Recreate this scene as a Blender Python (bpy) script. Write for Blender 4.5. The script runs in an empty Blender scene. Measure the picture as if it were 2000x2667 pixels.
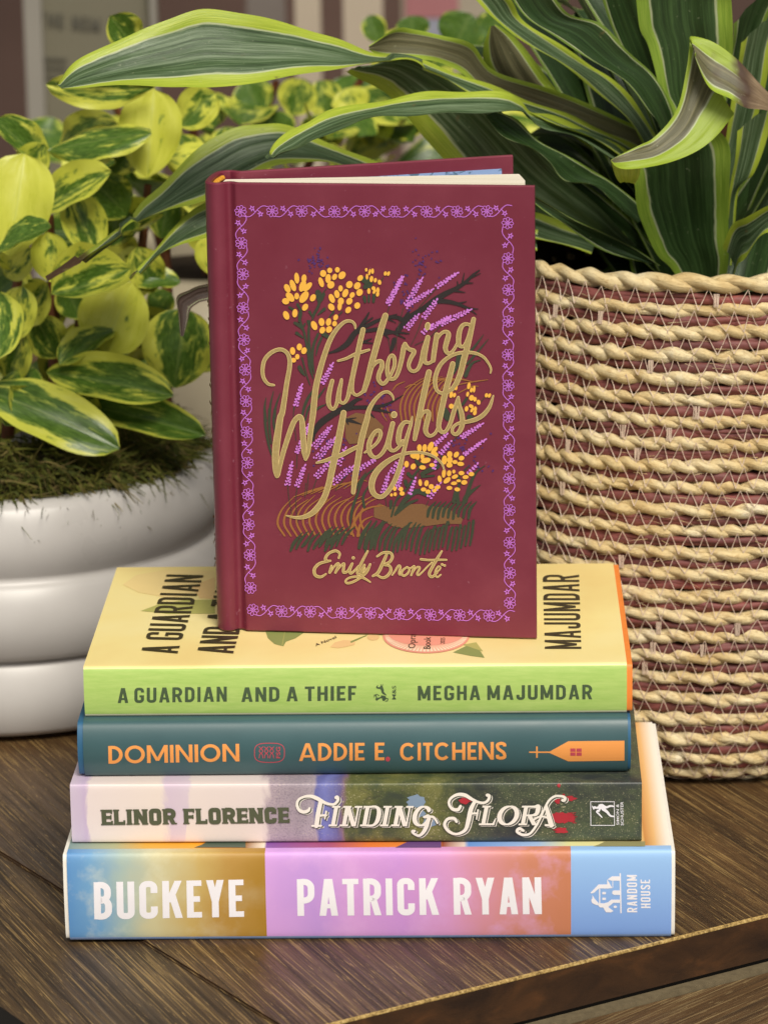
import bpy, bmesh, math, random
import numpy as np
from mathutils import Vector, Matrix
random.seed(7)
rng = np.random.default_rng(11)
S = bpy.context.scene
COL = S.collection
# ------------------------------------------------------------------ camera
FPX = 9500.0                                   # focal length in photo pixels (photo is 2000 wide)
PIT, ROL = math.radians(15.2), math.radians(0.9)
_R0 = Vector((1, 0, 0)); FW = Vector((0, math.cos(PIT), -math.sin(PIT))); _U0 = Vector((0, math.sin(PIT), math.cos(PIT)))
RT = _R0*math.cos(ROL) - _U0*math.sin(ROL)
UP = _U0*math.cos(ROL) + _R0*math.sin(ROL)
_Z = 1.446
CAM = -(FW*_Z + RT*(_Z*(960-1000)/FPX) + UP*(_Z*(1333.5-2440)/FPX))
cd = bpy.data.cameras.new("camera"); cam = bpy.data.objects.new("camera", cd); COL.objects.link(cam)
cam.matrix_world = Matrix(((RT.x, UP.x, -FW.x, CAM.x), (RT.y, UP.y, -FW.y, CAM.y), (RT.z, UP.z, -FW.z, CAM.z), (0, 0, 0, 1)))
cd.sensor_fit = 'HORIZONTAL'; cd.sensor_width = 36.0; cd.lens = 36.0*FPX/2000
cd.clip_start = 0.05; cd.clip_end = 50
cd.dof.use_dof = True; cd.dof.focus_distance = 1.47; cd.dof.aperture_fstop = 20.0
S.camera = cam
# ------------------------------------------------------------------ sky, sun, exposure
SUN_EL, SUN_AZ = math.radians(48), math.radians(166)      # azimuth measured from +Y clockwise: behind the camera, a little right
W = bpy.data.worlds.new("World"); S.world = W; W.use_nodes = True
wn = W.node_tree.nodes; wl = W.node_tree.links
bgn = wn['Background']; sky = wn.new('ShaderNodeTexSky'); sky.sky_type = 'NISHITA'; sky.sun_disc = False
sky.sun_elevation = SUN_EL; sky.sun_rotation = SUN_AZ; sky.dust_density = 3.0; sky.air_density = 1.0
hs = wn.new('ShaderNodeHueSaturation'); hs.inputs['Saturation'].default_value = 0.12
wl.new(sky.outputs[0], hs.inputs['Color']); wl.new(hs.outputs[0], bgn.inputs['Color'])
bgn.inputs['Strength'].default_value = 0.056
sd = bpy.data.lights.new("sun", 'SUN'); sd.energy = 2.6; sd.angle = math.radians(24); sd.color = (1.0, 0.935, 0.82)
sun = bpy.data.objects.new("sun", sd); COL.objects.link(sun)
_sv = Vector((math.sin(SUN_AZ)*math.cos(SUN_EL), math.cos(SUN_AZ)*math.cos(SUN_EL), math.sin(SUN_EL)))
sun.rotation_euler = _sv.to_track_quat('Z', 'Y').to_euler(); sun.location = _sv*3
S.view_settings.view_transform = 'Standard'; S.view_settings.look = 'None'
S.view_settings.exposure = 0.30; S.view_settings.gamma = 1; S.view_settings.use_curve_mapping = False
S.cycles.max_bounces = 8; S.cycles.transparent_max_bounces = 8
# ------------------------------------------------------------------ helpers
def ray(u, v): return FW + RT*((u-1000)/FPX) + UP*((1333.5-v)/FPX)
def atY(u, v, y): d = ray(u, v); return CAM + d*((y-CAM.y)/d.y)
def atZ(u, v, z): d = ray(u, v); return CAM + d*((z-CAM.z)/d.z)
def lin(c):
    if isinstance(c, str): c = tuple(int(c[i:i+2], 16)/255 for i in (0, 2, 4))
    return tuple((x/12.92 if x <= .04045 else ((x+.055)/1.055)**2.4) for x in c[:3]) + (1.0,)
def tag(o, label=None, cat=None, group=None, kind=None):
    if label: o['label'] = label
    if cat: o['category'] = cat
    if group: o['group'] = group
    if kind: o['kind'] = kind
    return o
def empty(name, loc, rz=0):
    o = bpy.data.objects.new(name, None); COL.objects.link(o); o.location = loc; o.rotation_euler = (0, 0, rz); o.empty_display_size = .02
    return o
def mobj(name, verts, faces, mats, parent=None, mi=None, smooth=False, uv=None, sharp=None):
    me = bpy.data.meshes.new(name); me.from_pydata([tuple(v) for v in verts], [], [tuple(f) for f in faces])
    for m in (mats if isinstance(mats, (list, tuple)) else [mats]): me.materials.append(m)
    if mi is not None: me.polygons.foreach_set('material_index', list(mi))
    if smooth: me.polygons.foreach_set('use_smooth', [True]*len(faces))
    if uv is not None:
        l = me.uv_layers.new(name='UVMap'); flat = []
        for f in faces:
            for i in f: flat += [uv[i][0], uv[i][1]]
        l.data.foreach_set('uv', flat)
    me.update()
    if sharp: me.set_sharp_from_angle(angle=sharp)
    o = bpy.data.objects.new(name, me); COL.objects.link(o)
    if parent: o.parent = parent
    return o
def cr(pts, n):
    """Catmull-Rom through pts (k-dim), n samples per span"""
    P = np.array(pts, float)
    if len(P) < 3:
        t = np.linspace(0, 1, n*(len(P)-1)+1)[:, None]; return P[0]*(1-t)+P[-1]*t
    E = np.vstack([2*P[0]-P[1], P, 2*P[-1]-P[-2]]); out = []
    for i in range(1, len(E)-2):
        for k in range(n):
            t = k/n; a, b, c, d = E[i-1], E[i], E[i+1], E[i+2]
            out.append(.5*(2*b+(c-a)*t+(2*a-5*b+4*c-d)*t*t+(3*b-a-3*c+d)*t**3))
    out.append(P[-1]); return np.array(out)
# ---- node material builder
class NM:
    def __init__(s, name, rough=.5, spec=.5, base=None):
        s.m = bpy.data.materials.new(name); s.m.use_nodes = True; s.t = s.m.node_tree; s.b = s.t.nodes['Principled BSDF']
        s.b.inputs['Roughness'].default_value = rough; s.b.inputs['Specular IOR Level'].default_value = spec
        if base: s.b.inputs['Base Color'].default_value = base
    def n(s, typ, **kw):
        x = s.t.nodes.new(typ)
        for k, v in kw.items(): setattr(x, k, v)
        return x
    def l(s, a, b): s.t.links.new(a, b)
    def coord(s, out='Object', scale=(1, 1, 1), rot=(0, 0, 0), loc=(0, 0, 0)):
        c = s.n('ShaderNodeTexCoord'); m = s.n('ShaderNodeMapping'); s.l(c.outputs[out], m.inputs[0])
        m.inputs['Scale'].default_value = scale; m.inputs['Rotation'].default_value = rot; m.inputs['Location'].default_value = loc
        return m.outputs[0]
    def noise(s, vec, scale, detail=4, rough=.6, dist=0.0):
        x = s.n('ShaderNodeTexNoise'); s.l(vec, x.inputs['Vector'])
        x.inputs['Scale'].default_value = scale; x.inputs['Detail'].default_value = detail; x.inputs['Roughness'].default_value = rough; x.inputs['Distortion'].default_value = dist
        return x.outputs[0]
    def ramp(s, fac, stops, interp='LINEAR'):
        x = s.n('ShaderNodeValToRGB'); s.l(fac, x.inputs[0]); r = x.color_ramp; r.interpolation = interp
        while len(r.elements) < len(stops): r.elements.new(.5)
        for e, (p, c) in zip(r.elements, stops):
            e.position = p; e.color = c if len(c) == 4 else tuple(c)+(1,)
        return x.outputs[0]
    def mix(s, fac, a, b, mode='MIX'):
        x = s.n('ShaderNodeMix', data_type='RGBA', blend_type=mode)
        for inp, v in ((x.inputs[0], fac), (x.inputs[6], a), (x.inputs[7], b)):
            if hasattr(v, 'links'): s.l(v, inp)
            else: inp.default_value = v
        return x.outputs[2]
    def math(s, op, a, b=0.0, c=0.0, clamp=False):
        x = s.n('ShaderNodeMath', operation=op, use_clamp=clamp)
        for i, v in enumerate((a, b, c)):
            if hasattr(v, 'links'): s.l(v, x.inputs[i])
            else: x.inputs[i].default_value = v
        return x.outputs[0]
    def sep(s, vec):
        x = s.n('ShaderNodeSeparateXYZ'); s.l(vec, x.inputs[0]); return x.outputs
    def mapr(s, v, a, b, c=0.0, d=1.0):
        x = s.n('ShaderNodeMapRange'); s.l(v, x.inputs[0])
        for i, q in enumerate((a, b, c, d)): x.inputs[i+1].default_value = q
        return x.outputs[0]
    def color(s, c): s.l(c, s.b.inputs['Base Color']); return s
    def bump(s, h, strength=.3, dist=.001):
        x = s.n('ShaderNodeBump'); s.l(h, x.inputs['Height']); x.inputs['Strength'].default_value = strength; x.inputs['Distance'].default_value = dist
        s.l(x.outputs[0], s.b.inputs['Normal']); return s
    def rough(s, r): s.l(r, s.b.inputs['Roughness']); return s
def plain(name, c, rough=.5, var=.08, scale=60, spec=.4, bump=0.0, metal=0.0):
    k = NM(name, rough, spec); v = k.coord('Object'); n = k.noise(v, scale, 5)
    c = lin(c); lo = tuple(x*(1-var) for x in c[:3])+(1,); hi = tuple(min(1, x*(1+var)) for x in c[:3])+(1,)
    k.color(k.ramp(n, [(.3, lo), (.7, hi)])); k.b.inputs['Metallic'].default_value = metal
    if bump: k.bump(k.noise(v, scale*8, 3), bump, .0004)
    return k.m
# ---- flat inked shapes, laid on a real surface
class Ink:
    def __init__(s): s.v = []; s.f = []; s.m = []; s.k = 0; s.z0 = 0.0
    def lay(s): s.k += 1; return s.z0+(s.k % 14)*1.6e-5
    def quads(s, L, Rr, mi=0, base=None, drift=1.0e-6):
        base = s.lay() if base is None else base
        o = len(s.v)
        for i, (a, b) in enumerate(zip(L, Rr)):
            s.v.append((a[0], a[1], base+i*drift)); s.v.append((b[0], b[1], base+i*drift))
        for i in range(len(L)-1): s.f.append((o+2*i, o+2*i+1, o+2*i+3, o+2*i+2)); s.m.append(mi)
    def poly(s, pts, mi=0, base=None):
        base = s.lay() if base is None else base
        o = len(s.v); s.v += [(p[0], p[1], base) for p in pts]; s.f.append(tuple(range(o, o+len(pts)))); s.m.append(mi)
    def quad(s, a, b, c, d, mi=0, n=6, base=None):     # a-b bottom edge, d-c top edge, cut into n strips between
        L = [(a[0]+(d[0]-a[0])*t, a[1]+(d[1]-a[1])*t) for t in np.linspace(0, 1, n+1)]
        Q = [(b[0]+(c[0]-b[0])*t, b[1]+(c[1]-b[1])*t) for t in np.linspace(0, 1, n+1)]
        s.quads(L, Q, mi, base, 0)
    def ell(s, x, y, rx, ry, ang=0, mi=0, n=12, base=None):
        ca, sa = math.cos(ang), math.sin(ang)
        s.poly([(x+rx*math.cos(t)*ca-ry*math.sin(t)*sa, y+rx*math.cos(t)*sa+ry*math.sin(t)*ca) for t in np.linspace(0, 2*math.pi, n, endpoint=False)], mi, base)
    def rib(s, pts, w, mi=0, n=6, caps=True, smooth=True, base=None, closed=False, wmin=None):
        w = np.atleast_1d(np.array(w, float))
        if len(w) == 1: w = np.repeat(w, len(pts))
        if len(w) != len(pts): w = np.interp(np.linspace(0, 1, len(pts)), np.linspace(0, 1, len(w)), w)
        P = np.column_stack([np.array(pts, float)[:, :2], w])
        if not smooth: P = P[np.r_[True, np.hypot(*np.diff(P[:, :2], axis=0).T) > 1e-7]]
        if smooth: P = cr(P, n)
        T = np.gradient(P[:, :2], axis=0)
        if closed:
            T[0] = T[-1] = P[1, :2]-P[-2, :2]
        ln = np.hypot(T[:, 0], T[:, 1])+1e-9; T /= ln[:, None]; N = np.column_stack([-T[:, 1], T[:, 0]])
        h = np.maximum(P[:, 2], 1e-5)[:, None]/2; L = P[:, :2]+N*h; R = P[:, :2]-N*h
        if not smooth and len(P) > 2 and not closed:      # mitred corners
            D = np.diff(P[:, :2], axis=0); D /= (np.hypot(D[:, 0], D[:, 1])+1e-9)[:, None]; M = np.column_stack([-D[:, 1], D[:, 0]])
            for i in range(1, len(P)-1):
                m = M[i-1]+M[i]; m /= (np.hypot(*m)+1e-9); k = 1/max(.35, float(m@M[i])); L[i] = P[i, :2]+m*h[i]*k; R[i] = P[i, :2]-m*h[i]*k
            L[0] = P[0, :2]+M[0]*h[0]; R[0] = P[0, :2]-M[0]*h[0]; L[-1] = P[-1, :2]+M[-1]*h[-1]; R[-1] = P[-1, :2]-M[-1]*h[-1]
        base = s.lay() if base is None else base
        s.quads(L, R, mi, base)
        if caps:
            for j, sg in ((0, -1), (len(P)-1, 1)):
                c, t, nn, r = P[j, :2], T[j]*sg, N[j], h[j, 0]
                o = len(s.v); off = base+j*1e-6
                for a in np.linspace(0, math.pi, 6):
                    q = c+nn*r*math.cos(a)+t*r*math.sin(a); s.v.append((q[0], q[1], off))
                s.f.append(tuple(range(o, o+6))); s.m.append(mi)
    def add(s, other, fn, mi=None, base=0.0):
        o = len(s.v)
        for x, y, z in other.v:
            q = fn(x, y); s.v.append((q[0], q[1], z+base))
        for f, m in zip(other.f, other.m): s.f.append(tuple(i+o for i in f)); s.m.append(m if mi is None else mi)
    def cut(s, step):
        bm = bmesh.new(); vs = [bm.verts.new(v) for v in s.v]
        for f, m in zip(s.f, s.m):
            try: bm.faces.new([vs[i] for i in f]).material_index = m
            except ValueError: pass
        ys = [v[1] for v in s.v]; y = min(ys)+step*.5
        while y < max(ys):
            bmesh.ops.bisect_plane(bm, geom=bm.verts[:]+bm.edges[:]+bm.faces[:], dist=1e-4, plane_co=(0, y, 0), plane_no=(0, 1, 0)); y += step
        bm.verts.index_update(); s.v = [tuple(v.co) for v in bm.verts]; s.f = [tuple(v.index for v in f.verts) for f in bm.faces]; s.m = [f.material_index for f in bm.faces]; bm.free()
    def build(s, name, mats, parent, fn, facing):
        if facing == (0, -1, 0) and parent is not globals().get('case'): s.cut(5.0)
        P = [fn(x, y, z*.3) for x, y, z in s.v]; fs = []
        fc = Vector(facing)
        for f in s.f:
            a, b, c = (Vector(P[f[0]]), Vector(P[f[1]]), Vector(P[f[len(f)//2+ (1 if len(f) == 4 else 0)]])) if len(f) > 3 else [Vector(P[i]) for i in f]
            nn = (b-a).cross(c-a)
            fs.append(f if nn.dot(fc) >= 0 else tuple(reversed(f)))
        return mobj(name, P, fs, mats, parent, s.m)
# ---- block capitals drawn as strokes: x in cap heights, y 0..1 upward
def glyph(ch, W, s, h=None, r=.5, serif=0.0):
    """returns an Ink in a y-up unit box of width W; s stem weight, h bar weight, r corner rounding (of half width)"""
    g = Ink(); h = h or s*.85
    def bar(x0, y0, x1, y1, w=s): g.quad((x0-w/2, y0), (x0+w/2, y0), (x1+w/2, y1), (x1-w/2, y1))
    def rect(x0, y0, x1, y1): g.quad((x0, y0), (x1, y0), (x1, y1), (x0, y1), n=2)
    def path(p, w=s): g.rib(p, w, caps=False, smooth=False)
    def corner(cx, cy, rx, ry, a0, a1, n=9): return [(cx+rx*math.cos(math.radians(a)), cy+ry*math.sin(math.radians(a))) for a in np.linspace(a0, a1, n)]
    a = s/2; x0, x1, y0, y1 = a, W-a, h/2, 1-h/2
    rr = max(.02, r*(x1-x0)/2*1.0)
    def RR(x): return min(rr, (x)/2)
    def stem(x, ya=0, yb=1, sides=(1, 1)):
        rect(x-a, ya, x+a, yb)
        if serif:
            if sides[0]: rect(x-a-serif, ya, x+a+serif, ya+.09)
            if sides[1]: rect(x-a-serif, yb-.09, x+a+serif, yb)
    if ch == 'A':
        bar(a, 0, W/2-s*.12, 1); bar(W-a, 0, W/2+s*.12, 1); rect(W*.25, .2, W*.75, .2+h*.8)
        if serif: rect(-serif*.6, 0, s+serif*.6, .09); rect(W-s-serif*.6, 0, W+serif*.6, .09)
    elif ch in 'BPRD':
        stem(a)
        def bowl(yb, yt, xr):
            q = min(RR(xr-x0)*1.6, (yt-yb)/2-.001, xr-x0-.01)
            path([(s*.6, yt)]+corner(xr-q, yt-q, q, q, 90, 0)+corner(xr-q, yb+q, q, q, 0, -90)+[(s*.6, yb)])
        if ch == 'D':
            q = min(rr*1.5, .48); qy = min(q*1.05, .48)
            path([(s*.6, y1)]+corner(x1-q, y1-qy, q, qy, 90, 0)+corner(x1-q, y0+qy, q, qy, 0, -90)+[(s*.6, y0)])
        elif ch == 'B': bowl(.5, y1, x1-.02); bowl(y0, .53, x1)
        elif ch == 'P': bowl(.42, y1, x1)
        else:
            bowl(.45, y1, x1); bar(W-a, 0, W*.5+a*.2, .48, s*1.02)
            if serif: rect(W-s, 0, W+serif, .09)
    elif ch in 'COGQ':
        q = min(rr, .5); qy = min(q*1.05, (y1-y0)/2)
        if ch == 'O':
            p = corner(x1-q, y1-qy, q, qy, 0, 90)+corner(x0+q, y1-qy, q, qy, 90, 180)+corner(x0+q, y0+qy, q, qy, 180, 270)+corner(x1-q, y0+qy, q, qy, 270, 360)
            g.rib(p+[p[0]], s, caps=False, smooth=False, closed=True)
        else:
            ye = .68 if r < .95 else .8
            st = [(x1, ye)] if ye < y1-qy else []
            a0 = 0 if st else 38
            p = st+corner(x1-q, y1-qy, q, qy, a0, 90)+corner(x0+q, y1-qy, q, qy, 90, 180)+corner(x0+q, y0+qy, q, qy, 180, 270)
            p += corner(x1-q, y0+qy, q, qy, 270, 360 if (st or ch == 'G') else 322)+([(x1, .32 if ch == 'C' else .5)] if (st or ch == 'G') else [])
            path(p)
            if ch == 'G': rect(W*.52, .5-h*.8, W-.001, .5)
            if serif: rect(x1-a-.06, .6, x1+a, .66)
    elif ch == 'E':
        stem(a, sides=(0, 0)); rect(s*.5, 0, W, h); rect(s*.5, 1-h, W, 1); rect(s*.5, .5-h/2, W*.88, .5+h/2)
        if serif: rect(-serif, 0, a, .09); rect(-serif, .91, a, 1); rect(W-.09, 0, W+.03, .27); rect(W-.09, .73, W+.01, 1); rect(W*.8, .36, W*.88+.04, .64)
    elif ch == 'F':
        stem(a, sides=(1, 0)); rect(s*.5, 1-h, W, 1); rect(s*.5, .47-h/2, W*.86, .47+h/2)
        if serif: rect(-serif, .91, a, 1); rect(W-.09, .73, W+.01, 1); rect(W*.78, .34, W*.86+.04, .6)
    elif ch == 'H': stem(a); stem(W-a); rect(s*.5, .5-h/2, W-s*.5, .5+h/2)
    elif ch == 'I': stem(W/2)
    elif ch == 'J':
        q = min(rr, .4); path([(x1, 1), (x1, y0+q)]+corner(x1-q, y0+q, q, q, 0, -90)+corner(x0+q, y0+q, q, q, 270, 180)+[(x0, .34)])
    elif ch == 'K': stem(a); bar(s*.9, .42, W-a, 1, s*1.05); bar(W-a*.9, 0, W*.5, .62, s*1.05)
    elif ch == 'L':
        stem(a); rect(s*.5, 0, W, h)
        if serif: rect(W-.09, 0, W+.03, .3)
    elif ch == 'M':
        stem(a); stem(W-a); bar(W/2, .12, a*1.1, 1, s*.95); bar(W/2, .12, W-a*1.1, 1, s*.95)
    elif ch == 'N':
        stem(a); stem(W-a); bar(W-a*1.05, 0, a*1.05, 1, s)
    elif ch == 'S':
        m = cr([(x1, .74), (x1-.01, .86), (W/2, y1), (x0+.01, .85), (x0, .73), (W*.3, .58), (W*.7, .42), (x1, .27), (x1-.01, .13), (W/2, y0), (x0+.01, .13), (x0, .27)], 5)
        g.rib(m, s, caps=False, smooth=False)
    elif ch == 'T':
        stem(W/2, sides=(1, 0)); rect(0, 1-h, W, 1)
    elif ch == 'U':
        q = min(rr, .45); path([(x0, 1), (x0, y0+q)]+corner(x0+q, y0+q, q, q, 180, 270)+corner(x1-q, y0+q, q, q, 270, 360)+[(x1, 1)])
    elif ch == 'Y': bar(W/2, .42, a, 1, s*1.02); bar(W/2, .42, W-a, 1, s*1.02); rect(W/2-a, 0, W/2+a, .45)
    elif ch == 'X': bar(a, 0, W-a, 1); bar(W-a, 0, a, 1)
    elif ch == '.': g.ell(a*1.1, a*1.1, a*1.25, a*1.25)
    elif ch == '&':
        path(cr([(W, .3), (W*.6, 0.05), (W*.2, .05), (a, .3), (W*.7, .75), (W*.5, .95), (W*.25, .8), (W*.9, 0)], 4), s*.8)
    return g
def word(txt, wid, s, gap, h=None, r=.5, serif=0.0, space=.4):
    """lay out a line of capitals; returns Ink and its width in cap heights"""
    out = Ink(); x = 0
    for c in txt:
        if c == ' ': x += space; continue
        w = wid.get(c, wid['*']); g = glyph(c, w, s, h, r, serif); xx = x
        out.add(g, lambda a, b: (a+xx, b)); x += w+gap
    return out, x-gap
def place(ink, word_, p0, p1, ptop, mi=0, shear=0.0, base=0.0):
    """fit a word between p0 (baseline start), p1 (baseline end) and ptop (cap height above p0)"""
    g, w = word_
    ex = ((p1[0]-p0[0])/w, (p1[1]-p0[1])/w); ey = (ptop[0]-p0[0], ptop[1]-p0[1])
    ink.add(g, lambda a, b: (p0[0]+ex[0]*(a+shear*b)+ey[0]*b, p0[1]+ex[1]*(a+shear*b)+ey[1]*b), mi, base)
def small_text(ink, txt, p0, p1, ptop, mi=0, bold=0.0, base=0.0):
    c = bpy.data.curves.new('t', 'FONT'); c.body = txt; c.resolution_u = 3; c.offset = bold; c.fill_mode = 'FRONT'
    o = bpy.data.objects.new('t', c); me = o.to_mesh()
    V = [v.co.copy() for v in me.vertices]; F = [tuple(p.vertices) for p in me.polygons]; o.to_mesh_clear()
    if not V: return
    w = max(v.x for v in V); hh = .72
    ex = ((p1[0]-p0[0])/w, (p1[1]-p0[1])/w); ey = ((ptop[0]-p0[0])/hh, (ptop[1]-p0[1])/hh)
    k = len(ink.v); b = ink.lay()+base
    ink.v += [(p0[0]+ex[0]*v.x+ey[0]*v.y, p0[1]+ex[1]*v.x+ey[1]*v.y, b) for v in V]
    ink.f += [tuple(i+k for i in f) for f in F]; ink.m += [mi]*len(F)
    bpy.data.objects.remove(o); bpy.data.curves.remove(c)
# ================================================================== table
def wood(name, rotz, lo, mid, hi, rough=.38, sc=1.0, glossvar=True):
    k = NM(name, rough, .45)
    v = k.coord('Object', rot=(0, 0, rotz))
    def stretched(a, b):
        m = k.n('ShaderNodeMapping'); k.l(v, m.inputs[0]); m.inputs['Scale'].default_value = (a*sc, b*sc, a*sc); return m.outputs[0]
    f1 = k.noise(stretched(1100, 15), 1.0, 4, .6, .1)          # fine pores
    f2 = k.noise(stretched(330, 5), 1.0, 5, .65, .12); f4 = k.noise(stretched(1700, 80), 1.0, 3, .6, .1)             # streaks
    f3 = k.noise(stretched(34, 7), 1.0, 3, .55, .3)             # broad bands
    base = k.ramp(f3, [(.32, lo), (.5, mid), (.72, tuple(x*1.25 for x in mid[:3])+(1,))])
    c = k.mix(k.mapr(f2, .44, .68, 0, .85), base, tuple(x*.45 for x in lo[:3])+(1,))
    c = k.mix(k.math('MULTIPLY', k.mapr(f1, .55, .66), k.mapr(f3, .3, .62, .3, .85)), c, hi); c = k.mix(k.math('MULTIPLY', k.mapr(f4, .62, .70), .7), c, tuple(min(1, x*1.25) for x in hi[:3])+(1,)); c = k.mix(k.math('MULTIPLY', k.mapr(f1, .45, .36), .6), c, tuple(x*.35 for x in lo[:3])+(1,))
    k.color(c); k.bump(k.math('ADD', f1, k.math('MULTIPLY', f2, .7)), .35, .0008)
    k.rough(k.mapr(f2, .3, .7, rough-.06, rough+.2))
    return k.m
G_ANG = math.radians(-66)                    # grain direction on the table
gd = Vector((math.cos(G_ANG), math.sin(G_ANG), 0)); gn = Vector((-gd.y, gd.x, 0))    # gn points to the right
M_wood = wood('wood_top', math.pi/2-G_ANG, lin('38281a'), lin('563f26'), lin('ae8f58'))
M_wood_rail = wood('wood_rail', math.pi/2-math.radians(43.7), lin('463524'), lin('61492f'), lin('a08a60'))
k = NM('wood_edge', .42, .4); v = k.coord('Object', scale=(30, 30, 60)); n_ = k.noise(v, 1.4, 4, .6, .6)
k.color(k.ramp(n_, [(.3, lin('2b1e16')), (.55, lin('402b1b')), (.75, lin('573820'))])); k.bump(k.noise(v, 14, 3), .15, .0006); M_edge = k.m
k = NM('worn_gold_edge', .5, .4); n_ = k.noise(k.coord('Object'), 700, 4, .7)
k.color(k.ramp(n_, [(.35, lin('6d5630')), (.55, lin('b6975a')), (.75, lin('e0c78c'))])); M_goldedge = k.m
M_shade = plain('shade_black', '16120e', .7, .2, 40)  # near-black colour standing in for shade on the tabletop's left side and below it
M_pale = plain('worn_wood', '6c6049', .6, .2, 300)
# corner geometry on the table plane
E0, E1 = atZ(1000, 2635, 0), atZ(2000, 2385, 0)
ed = (E1-E0).normalized(); en = Vector((ed.y, -ed.x, 0))            # en: outwards (towards the camera)
def isect(p, d, q, e):                                              # plane intersection of two lines
    a = d.x*-e.y+d.y*e.x; b = q-p; t = (b.x*-e.y+b.y*e.x)/a; return p+d*t
Lp = atZ(0, 2615, 0)
Ld = (Lp-atZ(75, 2667, 0)).normalized()
c_front = isect(Lp, Ld, E0, ed); c_left = Lp+Ld*1.2; c_right = E0+ed*.75; c_back = c_right+Ld*1.1
TH = .0185
table = empty('table', (c_front+c_back)/2+Vector((0, 0, 0)))
tag(table, 'dark brown wooden table with worn pale front edge, under the books, pot and basket', 'table')
tb = table.location.copy()
def T(p, z=0.0): return Vector((p.x-tb.x, p.y-tb.y, p.z+z-tb.z))
def prism(name, loop, z0, z1, mats, parent, mtop=0, mside=0):
    n = len(loop); V = [T(p, z1) for p in loop]+[T(p, z0) for p in loop]
    F = [tuple(range(n)), tuple(reversed(range(n, 2*n)))]+[(i, i+n, (i+1) % n+n, (i+1) % n) for i in range(n)]
    a = sum(loop[i].x*loop[(i+1) % n].y-loop[(i+1) % n].x*loop[i].y for i in range(n))
    if a < 0: F = [tuple(reversed(f)) for f in F]
    return mobj(name, V, F, mats, parent, [mtop, mside]+[mside]*n)
# table boards: a seam runs from (420,2480) to (720,2660) in line with the grain
sm0 = isect(atZ(440, 2492, 0), Ld, E0, ed); sm1 = sm0+Ld*1.15
gap = ed*.0006
prism('tabletop', [sm0+gap, c_right, c_back, sm1+gap], -TH, 0, [M_wood, M_edge], table, 0, 1)
sb0 = isect(atZ(0, 2195, 0), Ld, E0, ed); sb1 = sb0+Ld*1.15
M_wood_dark = wood('wood_left_boards', math.pi/2-G_ANG, lin('33261a'), lin('4e3b24'), lin('9c8050'), rough=.45)
prism('board', [c_front, sb0-gap, sb1-gap, c_left], -TH, -.0012, [M_wood_dark, M_shade], table, 0, 1)
prism('board', [sb0+gap, sm0-gap*.3, sm1-gap*.3, sb1+gap], -TH, -.0008, [M_wood_dark, M_edge], table, 0, 1)
# worn gold strip: a rounded, slightly ragged nosing along the front edge
V, F = [], []; N = 420
for i in range(N+1):
    p = sm0+(c_right-sm0)*(i/N); j = rng.normal(0, .00008)
    for a in np.linspace(-.3, math.pi*.55, 6):
        rr_ = .0009+j*.4
        V.append(T(p-en*.0007+en*rr_*math.cos(a), -.0007+rr_*math.sin(a)+.0001))
for i in range(N):
    for q in range(5): F.append((i*6+q, i*6+q+1, (i+1)*6+q+1, (i+1)*6+q))
mobj('worn_edge', V, F, M_goldedge, table, smooth=True)
# lower rail in front
a0, a1 = c_front, c_right
def bandz(name, d0, d1, z0, z1, m): prism(name, [a0+en*d0, a1+en*d0, a1+en*d1, a0+en*d1], z0, z1, [m, m], table)
bandz('bead', .0008, .0062, -.05, -TH-.001, M_pale)
prism('base', [c_front+en*-.02+ed*.03+Ld*.03, c_right+en*-.02, c_back-Ld*.03, c_left+ed*.03], -.745, -TH-.001, [M_shade, M_shade], table)  # dark box added under the top so the open left corner stays black
bandz('rail', .0068, .12, -.05, -TH-.0028, M_wood_rail)
k = NM('paving', .7, .3); k.color(k.ramp(k.noise(k.coord('Object'), 8, 4), [(.3, lin('8a857d')), (.7, lin('a39d94'))])); M_floor = k.m
fl = mobj('floor', [(-6, -6, -.75), (6, -6, -.75), (6, 6, -.75), (-6, 6, -.75)], [(0, 1, 2, 3)], M_floor); tag(fl, kind='structure')
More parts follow.
